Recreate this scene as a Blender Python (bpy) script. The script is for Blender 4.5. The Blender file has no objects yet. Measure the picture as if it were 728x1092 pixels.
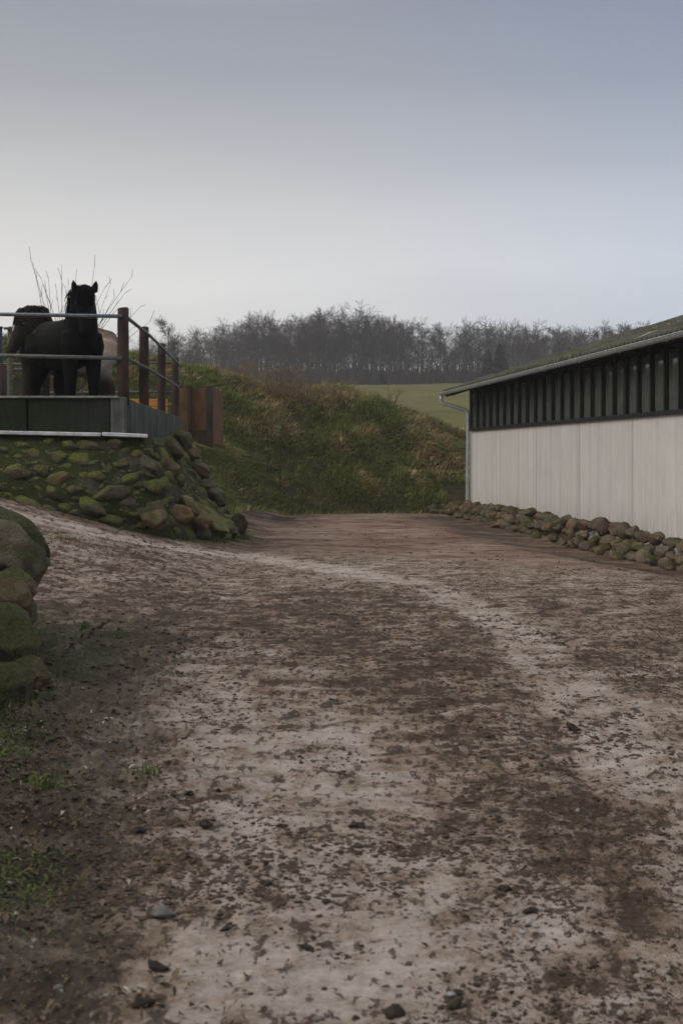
import bpy, bmesh, math, random
import numpy as np
from mathutils import Vector, Matrix
random.seed(7); rng = np.random.default_rng(7)
S = bpy.context.scene; COL = S.collection
H = 1.2; F = 1400.0; HY = 496.0; CX = 364.0
def P(px, py, Y): return Vector(((px-CX)*Y/F, Y, H+(HY-py)*Y/F))
def G(px, py):
    Y = H*F/(py-HY); return ((px-CX)*Y/F, Y)
# ------------------------------------------------------------------ helpers
def tag(o, label=None, cat=None, group=None, kind=None):
    if label: o['label'] = label
    if cat: o['category'] = cat
    if group: o['group'] = group
    if kind: o['kind'] = kind
    return o
def empty(name, loc=(0,0,0), rz=0):
    o = bpy.data.objects.new(name, None); COL.objects.link(o); o.location = loc; o.rotation_euler = (0,0,rz)
    o.empty_display_size = .2
    return o
def link(name, me, mat=None, parent=None, smooth=False):
    o = bpy.data.objects.new(name, me); COL.objects.link(o)
    if mat and not me.materials: me.materials.append(mat)
    if parent:
        o.parent = parent
    if smooth: me.shade_smooth()
    return o
class MB:
    def __init__(s): s.v=[]; s.f=[]
    def add(s, vs, fs):
        n=len(s.v); s.v += [tuple(v) for v in vs]; s.f += [tuple(i+n for i in f) for f in fs]
    def box(s, c, size, ax=None):
        # oriented box; ax = (X,Y,Z) axis vectors
        c=Vector(c); X,Y,Z = ax if ax else (Vector((1,0,0)),Vector((0,1,0)),Vector((0,0,1)))
        hx,hy,hz=[q/2 for q in size]
        vs=[c+X*sx*hx+Y*sy*hy+Z*sz*hz for sx in(-1,1) for sy in(-1,1) for sz in(-1,1)]
        s.add(vs,[(0,1,3,2),(4,6,7,5),(0,4,5,1),(2,3,7,6),(0,2,6,4),(1,5,7,3)])
    def bar(s, a, b, w, h, up=Vector((0,0,1))):
        a=Vector(a); b=Vector(b); d=(b-a); L=d.length; d.normalize()
        sd=d.cross(up).normalized(); u=sd.cross(d).normalized()
        s.box((a+b)/2,(L,w,h),(d,sd,u))
    def tube(s, pts, rad, n=10, caps=True, side=None):
        pts=[Vector(p) for p in pts]; m=len(pts)
        if not hasattr(rad,'__len__'): rad=[rad]*m
        rings=[]; prev=None
        for i,p in enumerate(pts):
            t=(pts[min(i+1,m-1)]-pts[max(i-1,0)]).normalized()
            if side is not None: sd=Vector(side)
            elif prev is not None: sd=prev
            else: sd = Vector((0,0,1)) if abs(t.z)<.9 else Vector((1,0,0))
            sd=(sd-t*sd.dot(t)).normalized(); prev=sd
            u=t.cross(sd)
            r=rad[i]; rx,ry=(r if hasattr(r,'__len__') else (r,r))
            rings.append([p+sd*rx*math.cos(2*math.pi*k/n)+u*ry*math.sin(2*math.pi*k/n) for k in range(n)])
        vs=[v for r in rings for v in r]; fs=[]
        for i in range(m-1):
            for k in range(n):
                a=i*n+k; b=i*n+(k+1)%n; fs.append((a,b,b+n,a+n))
        if caps: fs.append(tuple(range(n-1,-1,-1))); fs.append(tuple((m-1)*n+k for k in range(n)))
        s.add(vs,fs)
    def mesh(s, name):
        me=bpy.data.meshes.new(name); me.from_pydata(s.v,[],s.f); me.update(); return me
    def build(s, name, mat, parent=None, smooth=False, bevel=0):
        me=s.mesh(name)
        if bevel:
            bm=bmesh.new(); bm.from_mesh(me)
            bmesh.ops.bevel(bm, geom=list(bm.edges), offset=bevel, segments=1, affect='EDGES', clamp_overlap=True)
            bm.to_mesh(me); bm.free()
        return link(name, me, mat, parent, smooth)
def np_mesh(name, V, Q, col=None, attrs=None, smooth=True, k=4):
    me=bpy.data.meshes.new(name); V=np.asarray(V,dtype=np.float32); Q=np.asarray(Q,dtype=np.int32)
    me.vertices.add(len(V)); me.vertices.foreach_set('co',V.ravel())
    me.loops.add(Q.size); me.loops.foreach_set('vertex_index',Q.ravel())
    me.polygons.add(len(Q)); me.polygons.foreach_set('loop_start',np.arange(0,Q.size,k,dtype=np.int32))
    me.polygons.foreach_set('loop_total',np.full(len(Q),k,dtype=np.int32))
    me.polygons.foreach_set('use_smooth',np.full(len(Q),smooth))
    me.update(calc_edges=True)
    if col is not None:
        a=me.color_attributes.new('Col','FLOAT_COLOR','POINT')
        c=np.ones((len(V),4),dtype=np.float32); c[:,:3]=col; a.data.foreach_set('color',c.ravel())
    for nm,ar in (attrs or {}).items():
        a=me.attributes.new(nm,'FLOAT','POINT'); a.data.foreach_set('value',np.asarray(ar,dtype=np.float32).ravel())
    return me
def hash2(ix,iy,seed):
    h=(ix.astype(np.int64)*374761393+iy.astype(np.int64)*668265263+seed*974634777)&0xffffffff
    h=((h^(h>>13))*1274126177)&0xffffffff
    return ((h^(h>>16))&0xffff)/65535.0
def vnoise(x,y,seed=0):
    ix=np.floor(x); iy=np.floor(y); fx=x-ix; fy=y-iy; fx=fx*fx*(3-2*fx); fy=fy*fy*(3-2*fy)
    a=hash2(ix,iy,seed); b=hash2(ix+1,iy,seed); c=hash2(ix,iy+1,seed); d=hash2(ix+1,iy+1,seed)
    return a*(1-fx)*(1-fy)+b*fx*(1-fy)+c*(1-fx)*fy+d*fx*fy
def fbm(x,y,sc,octv=4,seed=0):
    s=0;a=1;t=0
    for i in range(octv): s=s+a*vnoise(x*sc+17*i,y*sc-9*i,seed+i); t+=a; a*=.5; sc*=2.03
    return s/t
def sst(a,b,x): t=np.clip((x-a)/(b-a),0,1); return t*t*(3-2*t)
def pldist(x,y,pl):
    d=np.full(np.shape(x),1e9)
    for (x0,y0),(x1,y1) in zip(pl[:-1],pl[1:]):
        dx,dy=x1-x0,y1-y0; t=np.clip(((x-x0)*dx+(y-y0)*dy)/(dx*dx+dy*dy),0,1)
        d=np.minimum(d,np.hypot(x-x0-t*dx,y-y0-t*dy))
    return d
def inside(x,y,poly):
    c=np.zeros(np.shape(x),bool); n=len(poly)
    for i in range(n):
        x0,y0=poly[i]; x1,y1=poly[(i+1)%n]
        if y0==y1: continue
        c ^= ((y0>y)!=(y1>y)) & (x < (x1-x0)*(y-y0)/(y1-y0)+x0)
    return c
# ------------------------------------------------------------------ materials
def newmat(name):
    m=bpy.data.materials.new(name); m.use_nodes=True; nt=m.node_tree; b=nt.nodes['Principled BSDF']
    b.inputs['Specular IOR Level'].default_value=.3
    return m,nt,b
def N(nt,t,**kw):
    n=nt.nodes.new(t)
    for k,v in kw.items():
        if k in n.inputs: n.inputs[k].default_value=v
        else: setattr(n,k,v)
    return n
def L(nt,a,b): nt.links.new(a,b)
def noise(nt,scale,detail=5,rough=.6,vec=None,dist=0):
    n=N(nt,'ShaderNodeTexNoise'); n.inputs['Scale'].default_value=scale; n.inputs['Detail'].default_value=detail
    n.inputs['Roughness'].default_value=rough; n.inputs['Distortion'].default_value=dist
    if vec is not None: L(nt,vec,n.inputs['Vector'])
    return n.outputs['Fac']
def coords(nt,kind='Object',scale=(1,1,1)):
    if kind=='World':
        o=N(nt,'ShaderNodeNewGeometry').outputs['Position']
    else: o=N(nt,'ShaderNodeTexCoord').outputs[kind]
    if tuple(scale)!=(1,1,1):
        mp=N(nt,'ShaderNodeMapping'); mp.inputs['Scale'].default_value=scale; L(nt,o,mp.inputs['Vector']); o=mp.outputs['Vector']
    return o
def ramp(nt,fac,stops):
    r=N(nt,'ShaderNodeValToRGB'); e=r.color_ramp.elements
    while len(e)<len(stops): e.new(.5)
    for i,(p,c) in enumerate(stops):
        e[i].position=p; e[i].color=(*c,1) if len(c)==3 else c
    L(nt,fac,r.inputs['Fac']); return r.outputs['Color']
def mrange(nt,v,a,b,c=0,d=1):
    m=N(nt,'ShaderNodeMapRange'); L(nt,v,m.inputs['Value'])
    for i,x in zip(('From Min','From Max','To Min','To Max'),(a,b,c,d)): m.inputs[i].default_value=x
    return m.outputs['Result']
def mix(nt,f,a,b,mode='MIX'):
    m=N(nt,'ShaderNodeMix'); m.data_type='RGBA'; m.blend_type=mode
    for i,x in ((0,f),(6,a),(7,b)):
        if isinstance(x,(int,float)): m.inputs[i].default_value=x
        elif isinstance(x,tuple): m.inputs[i].default_value=(*x,1)
        else: L(nt,x,m.inputs[i])
    return m.outputs[2]
def math_(nt,op,a,b=0,c=None):
    m=N(nt,'ShaderNodeMath'); m.operation=op
    for i,x in enumerate((a,b) if c is None else (a,b,c)):
        if isinstance(x,(int,float)): m.inputs[i].default_value=x
        else: L(nt,x,m.inputs[i])
    return m.outputs[0]
def bump(nt,b,h,strength=.5,dist=.02,prev=None):
    n=N(nt,'ShaderNodeBump'); n.inputs['Strength'].default_value=strength; n.inputs['Distance'].default_value=dist
    L(nt,h,n.inputs['Height'])
    if prev is not None: L(nt,prev,n.inputs['Normal'])
    L(nt,n.outputs['Normal'],b.inputs['Normal']); return n.outputs['Normal']
def attr(nt,name,out='Fac'):
    a=N(nt,'ShaderNodeAttribute'); a.attribute_name=name; return a.outputs[out]
def simple(name,c1,c2,scale=8,rough=.8,bs=.3,bd=.01,kind='World',sc=(1,1,1),metal=0,spec=.3,lo=.35,hi=.65):
    m,nt,b=newmat(name); v=coords(nt,kind,sc)
    n=noise(nt,scale,6,.65,v); L(nt,ramp(nt,n,[(lo,c1),(hi,c2)]),b.inputs['Base Color'])
    b.inputs['Roughness'].default_value=rough; b.inputs['Metallic'].default_value=metal; b.inputs['Specular IOR Level'].default_value=spec
    if bs: bump(nt,b,noise(nt,scale*4,4,.6,v),bs,bd)
    return m
def vcol(name,rough=.8,trans=0,mul=1.0):
    m,nt,b=newmat(name); L(nt,attr(nt,'Col','Color'),b.inputs['Base Color']); b.inputs['Roughness'].default_value=rough
    b.inputs['Specular IOR Level'].default_value=.15
    return m
M={}
# ground
def mat_ground():
    m,nt,b=newmat('yard_mud'); v=coords(nt,'World')
    dry=attr(nt,'dry'); far=attr(nt,'far'); green=attr(nt,'green'); grass=attr(nt,'grass')
    n1=noise(nt,1.6,5,.62,v,.2); n2=noise(nt,8,8,.72,v,.1); n6=noise(nt,21,6,.7,coords(nt,'World',(1,1.5,1)),.1); n3=noise(nt,46,5,.72,v,.1); n4=noise(nt,150,3,.7,v)
    vstr=coords(nt,'World',(1,2.2,1)); n5=noise(nt,3.2,6,.66,vstr,.25)
    ns=noise(nt,4.2,5,.6,v,.15); nfl=noise(nt,26,4,.66,coords(nt,'World',(1,.42,.5)),.0); ncl=noise(nt,9.5,6,.7,coords(nt,'World',(1,.5,.5)),.1)
    f=math_(nt,'ADD',dry,mrange(nt,n1,.35,.65,-.12,.12))
    f=math_(nt,'ADD',f,mrange(nt,ns,.35,.65,-.15,.15))
    f=math_(nt,'ADD',f,mrange(nt,n5,.35,.65,-.10,.10))
    f2=math_(nt,'ADD',f,mrange(nt,n2,.36,.64,-.20,.20)); f2=math_(nt,'ADD',f2,mrange(nt,n3,.36,.64,-.15,.15)); f2=math_(nt,'ADD',f2,mrange(nt,n4,.35,.65,-.09,.09))
    col=ramp(nt,f2,[(.0,(.095,.065,.046)),(.22,(.160,.110,.078)),(.42,(.240,.176,.135)),(.60,(.325,.262,.220)),(1.0,(.46,.40,.355))])
    def fleck(n,lo,hi,soft):
        th=mrange(nt,f,.1,.8,lo,hi); return math_(nt,'MINIMUM',1.0,math_(nt,'MAXIMUM',0.0,math_(nt,'DIVIDE',math_(nt,'SUBTRACT',n,th),soft)))
    fk=math_(nt,'MAXIMUM',math_(nt,'MULTIPLY',fleck(nfl,.475,.605,.03),.8),math_(nt,'MULTIPLY',fleck(ncl,.475,.615,.035),.85))
    fk=math_(nt,'MAXIMUM',fk,math_(nt,'MULTIPLY',fleck(n4,.50,.66,.05),.5))
    col=mix(nt,fk,col,ramp(nt,n3,[(.35,(.024,.017,.012)),(.65,(.07,.050,.037))]))
    ff=math_(nt,'ADD',dry,mrange(nt,n2,.35,.65,-.07,.07)); ff=math_(nt,'ADD',ff,mrange(nt,n3,.35,.65,-.07,.07)); ff=math_(nt,'ADD',ff,mrange(nt,n5,.35,.65,-.16,.16)); ff=math_(nt,'ADD',ff,mrange(nt,noise(nt,1.1,5,.65,coords(nt,'World',(.6,1.3,1)),.3),.36,.64,-.16,.14))
    fcol=ramp(nt,ff,[(.1,(.050,.033,.025)),(.30,(.14,.090,.064)),(.52,(.245,.170,.130)),(.85,(.39,.32,.28))])
    nst=noise(nt,5,5,.66,coords(nt,'World',(.55,1.0,1)),.15); th=mrange(nt,ff,.1,.7,.47,.64)
    fkf=math_(nt,'MINIMUM',1.0,math_(nt,'MAXIMUM',0.0,math_(nt,'DIVIDE',math_(nt,'SUBTRACT',nst,th),.06)))
    fcol=mix(nt,math_(nt,'MULTIPLY',fkf,.7),fcol,(.050,.035,.027))
    col=mix(nt,far,col,fcol)
    lv=attr(nt,'litter'); col=mix(nt,math_(nt,'MULTIPLY',lv,.55),col,ramp(nt,f,[(0,(.04,.036,.028)),(.35,(.12,.108,.086)),(.8,(.26,.24,.2))]))
    gm=math_(nt,'MULTIPLY',green,mrange(nt,n2,.4,.62,0,1))
    col=mix(nt,gm,col,ramp(nt,n3,[(.3,(.018,.022,.008)),(.7,(.06,.075,.022))]))
    # grass covered part (bank soil and field)
    g1=noise(nt,.05,4,.6,v); g2=noise(nt,1.3,5,.7,v,.6)
    gc=ramp(nt,g2,[(.3,(.026,.026,.012)),(.55,(.05,.042,.020)),(.75,(.085,.06,.033))])
    gf=ramp(nt,math_(nt,'ADD',math_(nt,'MULTIPLY',g1,.5),math_(nt,'MULTIPLY',noise(nt,.6,6,.75,coords(nt,'World',(1,.35,1)),.5),.5)),[(.38,(.07,.074,.022)),(.5,(.115,.105,.036)),(.62,(.155,.128,.052))])
    gg=mix(nt,attr(nt,'field'),gc,gf)
    col=mix(nt,math_(nt,'MINIMUM',1.0,math_(nt,'MAXIMUM',0.0,math_(nt,'ADD',grass,math_(nt,'MULTIPLY',mrange(nt,n2,.3,.7,-.4,.4),math_(nt,'MULTIPLY',grass,math_(nt,'SUBTRACT',1.0,grass)))))),col,gg)
    L(nt,col,b.inputs['Base Color'])
    wet=attr(nt,'wet')
    rr=mrange(nt,f,.1,.6,.75,.95); rr=math_(nt,'SUBTRACT',rr,math_(nt,'MULTIPLY',wet,.62)); L(nt,rr,b.inputs['Roughness'])
    L(nt,math_(nt,'ADD',.05,math_(nt,'MULTIPLY',wet,.5)),b.inputs['Specular IOR Level'])
    h=math_(nt,'ADD',math_(nt,'MULTIPLY',n3,.6),math_(nt,'MULTIPLY',n4,.3)); h=math_(nt,'ADD',h,math_(nt,'MULTIPLY',n2,1.2))
    bump(nt,b,h,.75,.03)
    return m
M['ground']=mat_ground()
def mat_stone(name,base=((.10,.085,.065),(.22,.19,.15)),moss=.5,scale=5,mosscol=((.022,.028,.008),(.085,.092,.022)),tint=False):
    m,nt,b=newmat(name); v=coords(nt,'World')
    n=noise(nt,scale,7,.68,v,.3); nb=noise(nt,scale*.45,4,.6,v,.5); nf=noise(nt,scale*9,5,.7,v)
    col=ramp(nt,n,[(.3,base[0]),(.7,base[1])])
    col=mix(nt,mrange(nt,nf,.35,.7,0,.55),col,(base[0][0]*.5,base[0][1]*.5,base[0][2]*.5))
    if tint: col=mix(nt,1.0,col,attr(nt,'Col','Color'),'MULTIPLY')
    oi=N(nt,'ShaderNodeObjectInfo').outputs['Random']
    if not tint: col=mix(nt,1.0,col,ramp(nt,oi,[(0,(.75,.78,.8)),(.5,(1,1,1)),(1,(1.15,.98,.82))]),'MULTIPLY')
    nz=N(nt,'ShaderNodeSeparateXYZ'); L(nt,N(nt,'ShaderNodeNewGeometry').outputs['Normal'],nz.inputs[0])
    mf=math_(nt,'ADD',math_(nt,'MULTIPLY',nz.outputs['Z'],.22),nb)
    mf=math_(nt,'ADD',mf,math_(nt,'MULTIPLY',math_(nt,'SUBTRACT',nf,.5),.35))
    mf=mrange(nt,mf,.78-.5*moss,.92-.5*moss,0,1)
    col=mix(nt,mf,col,ramp(nt,noise(nt,scale*6,4,.7,v),[(.3,mosscol[0]),(.7,mosscol[1])]))
    L(nt,col,b.inputs['Base Color']); b.inputs['Roughness'].default_value=.9; b.inputs['Specular IOR Level'].default_value=.15
    bump(nt,b,math_(nt,'ADD',math_(nt,'MULTIPLY',n,1.5),math_(nt,'MULTIPLY',nf,.5)),.8,.03)
    return m
M['wallstone']=mat_stone('mossy_wall_stone',((.055,.048,.036),(.17,.148,.11)),.58,6.5,tint=True,mosscol=((.022,.026,.008),(.16,.16,.04)))
M['mortar']=mat_stone('old_mortar',((.035,.035,.028),(.125,.12,.10)),.70,6,mosscol=((.018,.022,.008),(.05,.055,.018)))
M['boulder']=mat_stone('mossy_boulder',((.08,.066,.044),(.20,.165,.11)),.42,9,mosscol=((.032,.033,.013),(.085,.080,.032)))
M['boulder_moss']=mat_stone('green_boulder',((.05,.045,.03),(.11,.095,.06)),.62,8,mosscol=((.02,.023,.009),(.07,.068,.024)))
M['ochre']=mat_stone('ochre_boulder',((.12,.09,.055),(.27,.20,.12)),.25,6)
M['ochre_g']=mat_stone('lichen_boulder',((.15,.14,.06),(.27,.25,.11)),.35,6)
M['rowstone']=mat_stone('barn_row_stone',((.11,.085,.062),(.26,.21,.16)),.34,6,mosscol=((.025,.032,.010),(.085,.098,.025)))
M['redstone']=mat_stone('brown_stone',((.06,.038,.028),(.13,.09,.07)),.1,7)
# ------------------------------------------------------------------ terrain
WB=[(-16,15.6),(-9,16.2),(-4.6,16.75),(-3.2,17.0),(-2.3,17.6),(-1.85,18.5),(-1.58,20.1),(-1.72,22),(-2.05,24.5),(-2.6,27.2)]   # foot of rubble wall
WT=[(-16,17.15),(-9,17.2),(-4.6,17.3),(-3.2,17.42),(-2.62,17.6),(-2.56,17.9),(-2.6,20),(-2.72,22),(-2.9,24.5),(-3.15,27.2)]     # its upper edge
WTZ=[1.58,1.58,1.58,1.57,1.56,1.57,1.62,1.68,1.75,1.82]
TOE=[(-400,27),(-5,27),(-2.5,27.0),(-2.05,30.6),(-1.2,31.9),(0,32.4),(2.6,32.9),(15,36),(400,90)]
TERR=[(-400,17.5),(-16,17.55),(-9,17.6),(-4.6,17.7),(-3.2,17.8),(-3.0,17.95),(-3.05,20),(-3.2,22),(-3.35,24.5),(-3.6,27.2),(-3.85,30),(-3.9,60),(-400,60)]
CRX=[-400,-9,-4.6,-3,-1.7,.85,1.6,2.6,3.4,5,9,400]; CRZ=[4.6,4.1,3.86,3.6,3.4,3.18,2.82,2.36,2.08,1.5,1.2,1.2]
WALLN=Vector((-.984,-.178,0)).normalized(); 
def barnX(y): return 3.207+(32.3-y)*.181
def terrain(x,y,detail=True):
    x=np.asarray(x,float); y=np.asarray(y,float)
    R=.88*np.clip((-x-1.3)/3.3,0,1.6)**1.1*sst(7.5,16.5,y)
    # trough beside barn stones
    dist=(barnX(y)-x)
    R=R-.30*sst(3.4,1.1,dist)*sst(31.5,19.5,y)*sst(-60,5,y)
    # bank of boulders on the left of the near yard
    bl=-1.95-.02*(y-6)
    bb_=sst(0.0,.45,bl-x)*sst(9.6,8.6,y)*sst(-3,1,y); R=np.where(x<0,np.maximum(R,.8*bb_),R)
    R=R+.0*sst(-1.35,-1.75,x+.06*(y-7))*sst(9.6,8.2,y)*sst(4,6,y)*(x>-4)
    # edge litter raised a bit toward the boulders
    R=R+.015*sst(-.6,-1.8,x)*sst(9,7,y)
    ins=inside(x,y,TERR); T=np.where(ins,1.80*sst(62,50,y),-1e3)
    dt=pldist(x,y,TOE)*np.where(y>np.interp(x,[p[0] for p in TOE],[p[1] for p in TOE]),1,-1)
    cz=np.interp(x,CRX,CRZ)
    t=np.clip(dt/5.4,0,1); prof=1-(1-t)**1.45
    B=cz*prof+ (fbm(x,y,.55,3,5)-.5)*.9*sst(.4,2.5,dt)*sst(16,6,dt)+(fbm(x,y,2.2,3,55)-.5)*.28*sst(.2,1.2,dt)*sst(16,6,dt)
    Fz=1.3+np.clip(y-40,0,205)*.0713+2.0*sst(60,170,y)*sst(300,200,y)*.4 + (fbm(x,y,.03,3,8)-.5)*1.2*sst(60,110,y)
    B=B*(1-sst(7,15,dt))+Fz*sst(7,15,dt)
    z=np.maximum(np.maximum(R,T),np.where(dt>0,B,-1e3))
    if detail:
        yard=sst(.6,-.2,dt)*(1-inside(x,y,TERR))
        dryish=1
        z=z+yard*((fbm(x,y,.6,3,11)-.5)*.07+(fbm(x,y,5,3,12)-.5)*.024+(fbm(x,y,24,3,13)-.5)*.009*sst(14,6,y))
        cs=.21; cx,cy=np.floor(x/cs),np.floor(y/cs); jx=(cx+.3+.4*hash2(cx,cy,71))*cs; jy=(cy+.3+.4*hash2(cx,cy,72))*cs
        aa=hash2(cx,cy,73)*6.28; ux=(x-jx)*np.cos(aa)+(y-jy)*np.sin(aa); uy=-(x-jx)*np.sin(aa)+(y-jy)*np.cos(aa)
        d2=np.sqrt((ux/.055)**2+(uy/.042)**2); on=(hash2(cx,cy,74)<np.clip(.15+1.6*(fbm(x,y,.45,2,75)-.42),0,.7))
        z=z+yard*on*sst(19,14,y)*(-.013*np.exp(-d2**2)+.005*np.exp(-((d2-1.55)/.4)**2))
        for off_,dp in ((0,.012),(.24,.010),(1.45,.012),(1.68,.009)):
            z=z-yard*dp*np.exp(-((pldist(x,y,[(-3.2+off_*.3,15.7-off_),(-2.0+off_*.5,16.5-off_),(G(340,605)[0],G(340,605)[1]-off_),(G(450,622)[0]-off_*.4,G(450,622)[1]-off_),(G(540,668)[0]-off_*.75,G(540,668)[1]-off_*.6),(G(620,745)[0]-off_*.9,G(620,745)[1]-off_*.3),(G(700,850)[0]-off_,G(700,850)[1]),(G(790,1040)[0]-off_,G(790,1040)[1])]))/.07)**2)
        lt=sst(-.35,-1.0,x+.06*(y-4))*sst(12,8,y)
        z=z+yard*lt*((fbm(x,y,9,4,14)-.5)*.13+yard*lt*(fbm(x,y,40,3,15)-.5)*.03)
    return z
def tz(x,y): return float(terrain(np.array([x]),np.array([y]))[0])
def smooth_mask(x,y,pl,w): # gaussian around polyline
    d=pldist(x,y,pl); return np.exp(-(d/w)**2)
def build_ground():
    ys=list(np.linspace(-30,2.4,26)); y=2.4
    while y<36.5: y+=min(max(1.25*y*y/1680,.007),.085); ys.append(y)
    while y<60: y+=.35; ys.append(y)
    while y<340: y+=4; ys.append(y)
    ys=np.array(ys)
    uc=np.linspace(-.36,.36,600); out=np.array([.4,1,2,3.5,6,10,16,25,40,65,100,160,260,380])
    yy=np.maximum(ys,0)+2
    Xc=uc[None,:]*yy[:,None]
    Xr=Xc[:,-1:]+out[None,:]*(.15+.0*yy[:,None]) ; Xr=Xc[:,-1:]+out[None,:]
    Xl=Xc[:,:1]-out[None,::-1]
    X=np.concatenate([Xl,Xc,Xr],1); Y=np.repeat(ys[:,None],X.shape[1],1)
    # jitter sample rows slightly so relief does not align
    Z=terrain(X,Y); ny,nx=X.shape
    V=np.stack([X,Y,Z],-1).reshape(-1,3)
    i=np.arange(ny-1)[:,None]*nx+np.arange(nx-1)[None,:]; Q=np.stack([i,i+1,i+nx+1,i+nx],-1).reshape(-1,4)
    x=X.ravel(); y=Y.ravel()
    # surface wear masks
    dry=np.full(x.shape,.455)
    A=[(-7,14.4),(-4.6,15.1),(-3.2,15.7),(-2.0,16.5),G(262,592),G(350,606),G(450,622),G(540,668),G(620,745),G(700,850),G(790,1040)]
    wA=np.interp(y,[2,8,16,19],[.16,.28,.42,.5])
    d=pldist(x,y,A); dry+=.12*np.exp(-((d-.16)/.05)**2)*sst(2,5,y)-.08*np.exp(-(d/.06)**2); dry+=.24*np.exp(-(d/(wA*.62))**2); dry-=.05*sst(0,.8,x-.1*y)*sst(4,8,y)
    for (px,py,w,a) in [(215,760,.55,.3),(250,830,.42,.34),(330,800,.4,.2),(230,900,.3,.26),(300,960,.28,.24),(400,1010,.4,.2),(330,1060,.3,.2),(160,1050,.15,.12),(470,890,.3,.14),(430,760,.5,.12),
                        (560,1000,.12,.18),(500,1060,.25,.12),(650,800,.4,.1),(350,566,1.2,.12),(470,600,1.4,.10),(240,720,.5,.15),(130,600,1.2,.05)]:
        gx,gy=G(px,py); dry+=.72*a*np.exp(-((x-gx)**2+(y-gy)**2*.35)/w**2)
    for (px,py,w,a) in [(330,650,1.1,.24),(430,690,.9,.34),(480,730,.6,.32),(560,780,.45,.25),(420,740,.5,.2),(560,840,.30,.30),(620,880,.25,.34),(680,925,.25,.34),(640,960,.22,.2),(300,660,1.2,.2),(200,640,1.2,.2),
                        (120,660,.9,.3),(100,740,.7,.36),(60,830,.45,.3),(20,900,.4,.34),(90,960,.24,.34),(20,1040,.3,.34),(60,1080,.16,.2),(150,905,.22,.22),(210,895,.15,.2),(150,820,.28,.25),(600,700,.7,.12),(680,660,1.0,.2),(370,890,.2,.14),
                        (265,545,.9,.25),(300,556,1.2,.32),(280,575,1.5,.22),(350,585,1.3,.2),(440,636,.9,.22),(430,1080,.15,.2),(700,1000,.25,.12),(520,950,.2,.1)]:
        gx,gy=G(px,py); dry-=.5*a*np.exp(-((x-gx)**2+(y-gy)**2*.30)/w**2)
    dry+=(fbm(x*.8,y*.6,1.5,4,81)-.5)*.34+(fbm(x,y*.5,5,3,82)-.5)*.26*sst(20,12,y)
    dist=barnX(y)-x
    strip=np.exp(-((dist-1.7)/.75)**2)*sst(33,28,y); dry-=.36*strip
    dry-=.26*sst(-.35,-1.1,x+.07*(y-4))*sst(12,8,y)
    dry-=.12*np.exp(-(pldist(x,y,WB)/.6)**2)*1.8
    dry=.47+(dry-.455)*.66
    dA=pldist(x,y,A); dry+=.15*np.exp(-(dA/(wA*.5))**2)-.06*np.exp(-(dA/.05)**2)*sst(2,5,y)
    pud=np.exp(-((x+1.5)/.8)**2-((y-29.3)/2.4)**2)*(.4+1.1*fbm(x,y,1.2,3,88)); dry-=.34*pud
    far=sst(15.5,19,y+.7*np.clip(x,-2,9))
    far=np.clip(far,0,1)
    wetp=np.clip(1.5*pud-.3,0,1)*sst(.45,.6,fbm(x*.7,y*1.2,2.2,3,89))+.2*strip
    green=.9*sst(-1.0,-1.75,x+.0*(y))*sst(11,8.5,y)+.9*np.exp(-(pldist(x,y,WB)/.33)**2)+.35*np.exp(-((dist-1.15)/.3)**2)*sst(33,30,y)
    dt=pldist(x,y,TOE)*np.where(y>np.interp(x,[p[0] for p in TOE],[p[1] for p in TOE]),1,-1)
    grass=sst(-.35,.0,dt+(fbm(x,y,1.5,3,21)-.5)*.5)
    grass=np.maximum(grass,sst(.4,.6,-1.95-.02*(y-6)-x)*sst(9.8,9,y))
    grass=np.maximum(grass, .8*inside(x,y,TERR))
    field=sst(5,9,dt)
    me=np_mesh('ground',V,Q,attrs=dict(dry=np.clip(dry,-.2,1.2),far=far,green=np.clip(green,0,1),litter=sst(-.35,-1.0,x+.07*(y-4))*sst(12,8,y),grass=grass,field=field,wet=np.clip(wetp,0,1)))
    o=link('ground',me,M['ground']); tag(o,kind='structure')
build_ground()
# ------------------------------------------------------------------ grass blades
def blades(name,base,length,width,lean,col,mat,parent=None,seg=3,curl=.6):
    n=len(base); base=np.asarray(base); ang=rng.uniform(0,2*np.pi,n)
    side=np.stack([np.cos(ang),np.sin(ang),np.zeros(n)],1)
    # the blade rises, then bends along lean
    V=np.zeros((n,seg+1,2,3))
    for k in range(seg+1):
        t=k/seg; up=length*(t-curl*.5*t*t)
        c=base+np.stack([lean[:,0]*length*t*t,lean[:,1]*length*t*t,up*1.0-np.hypot(lean[:,0],lean[:,1])*length*t*t*.45],1)
        w=(width*(1-t**1.5)*.5+.0008)[:,None]
        V[:,k,0]=c-side*w; V[:,k,1]=c+side*w
    V=V.reshape(-1,3); b=np.arange(n)[:,None,None]*(2*(seg+1)); k=np.arange(seg)[None,:,None]*2
    Q=(b+k+np.array([0,1,3,2])[None,None,:]).reshape(-1,4)
    C=np.repeat(col,2*(seg+1),axis=0)
    me=np_mesh(name,V,Q,col=C,smooth=True)
    return link(name,me,mat,parent)
M['blade']=vcol('grass_blades')
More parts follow.
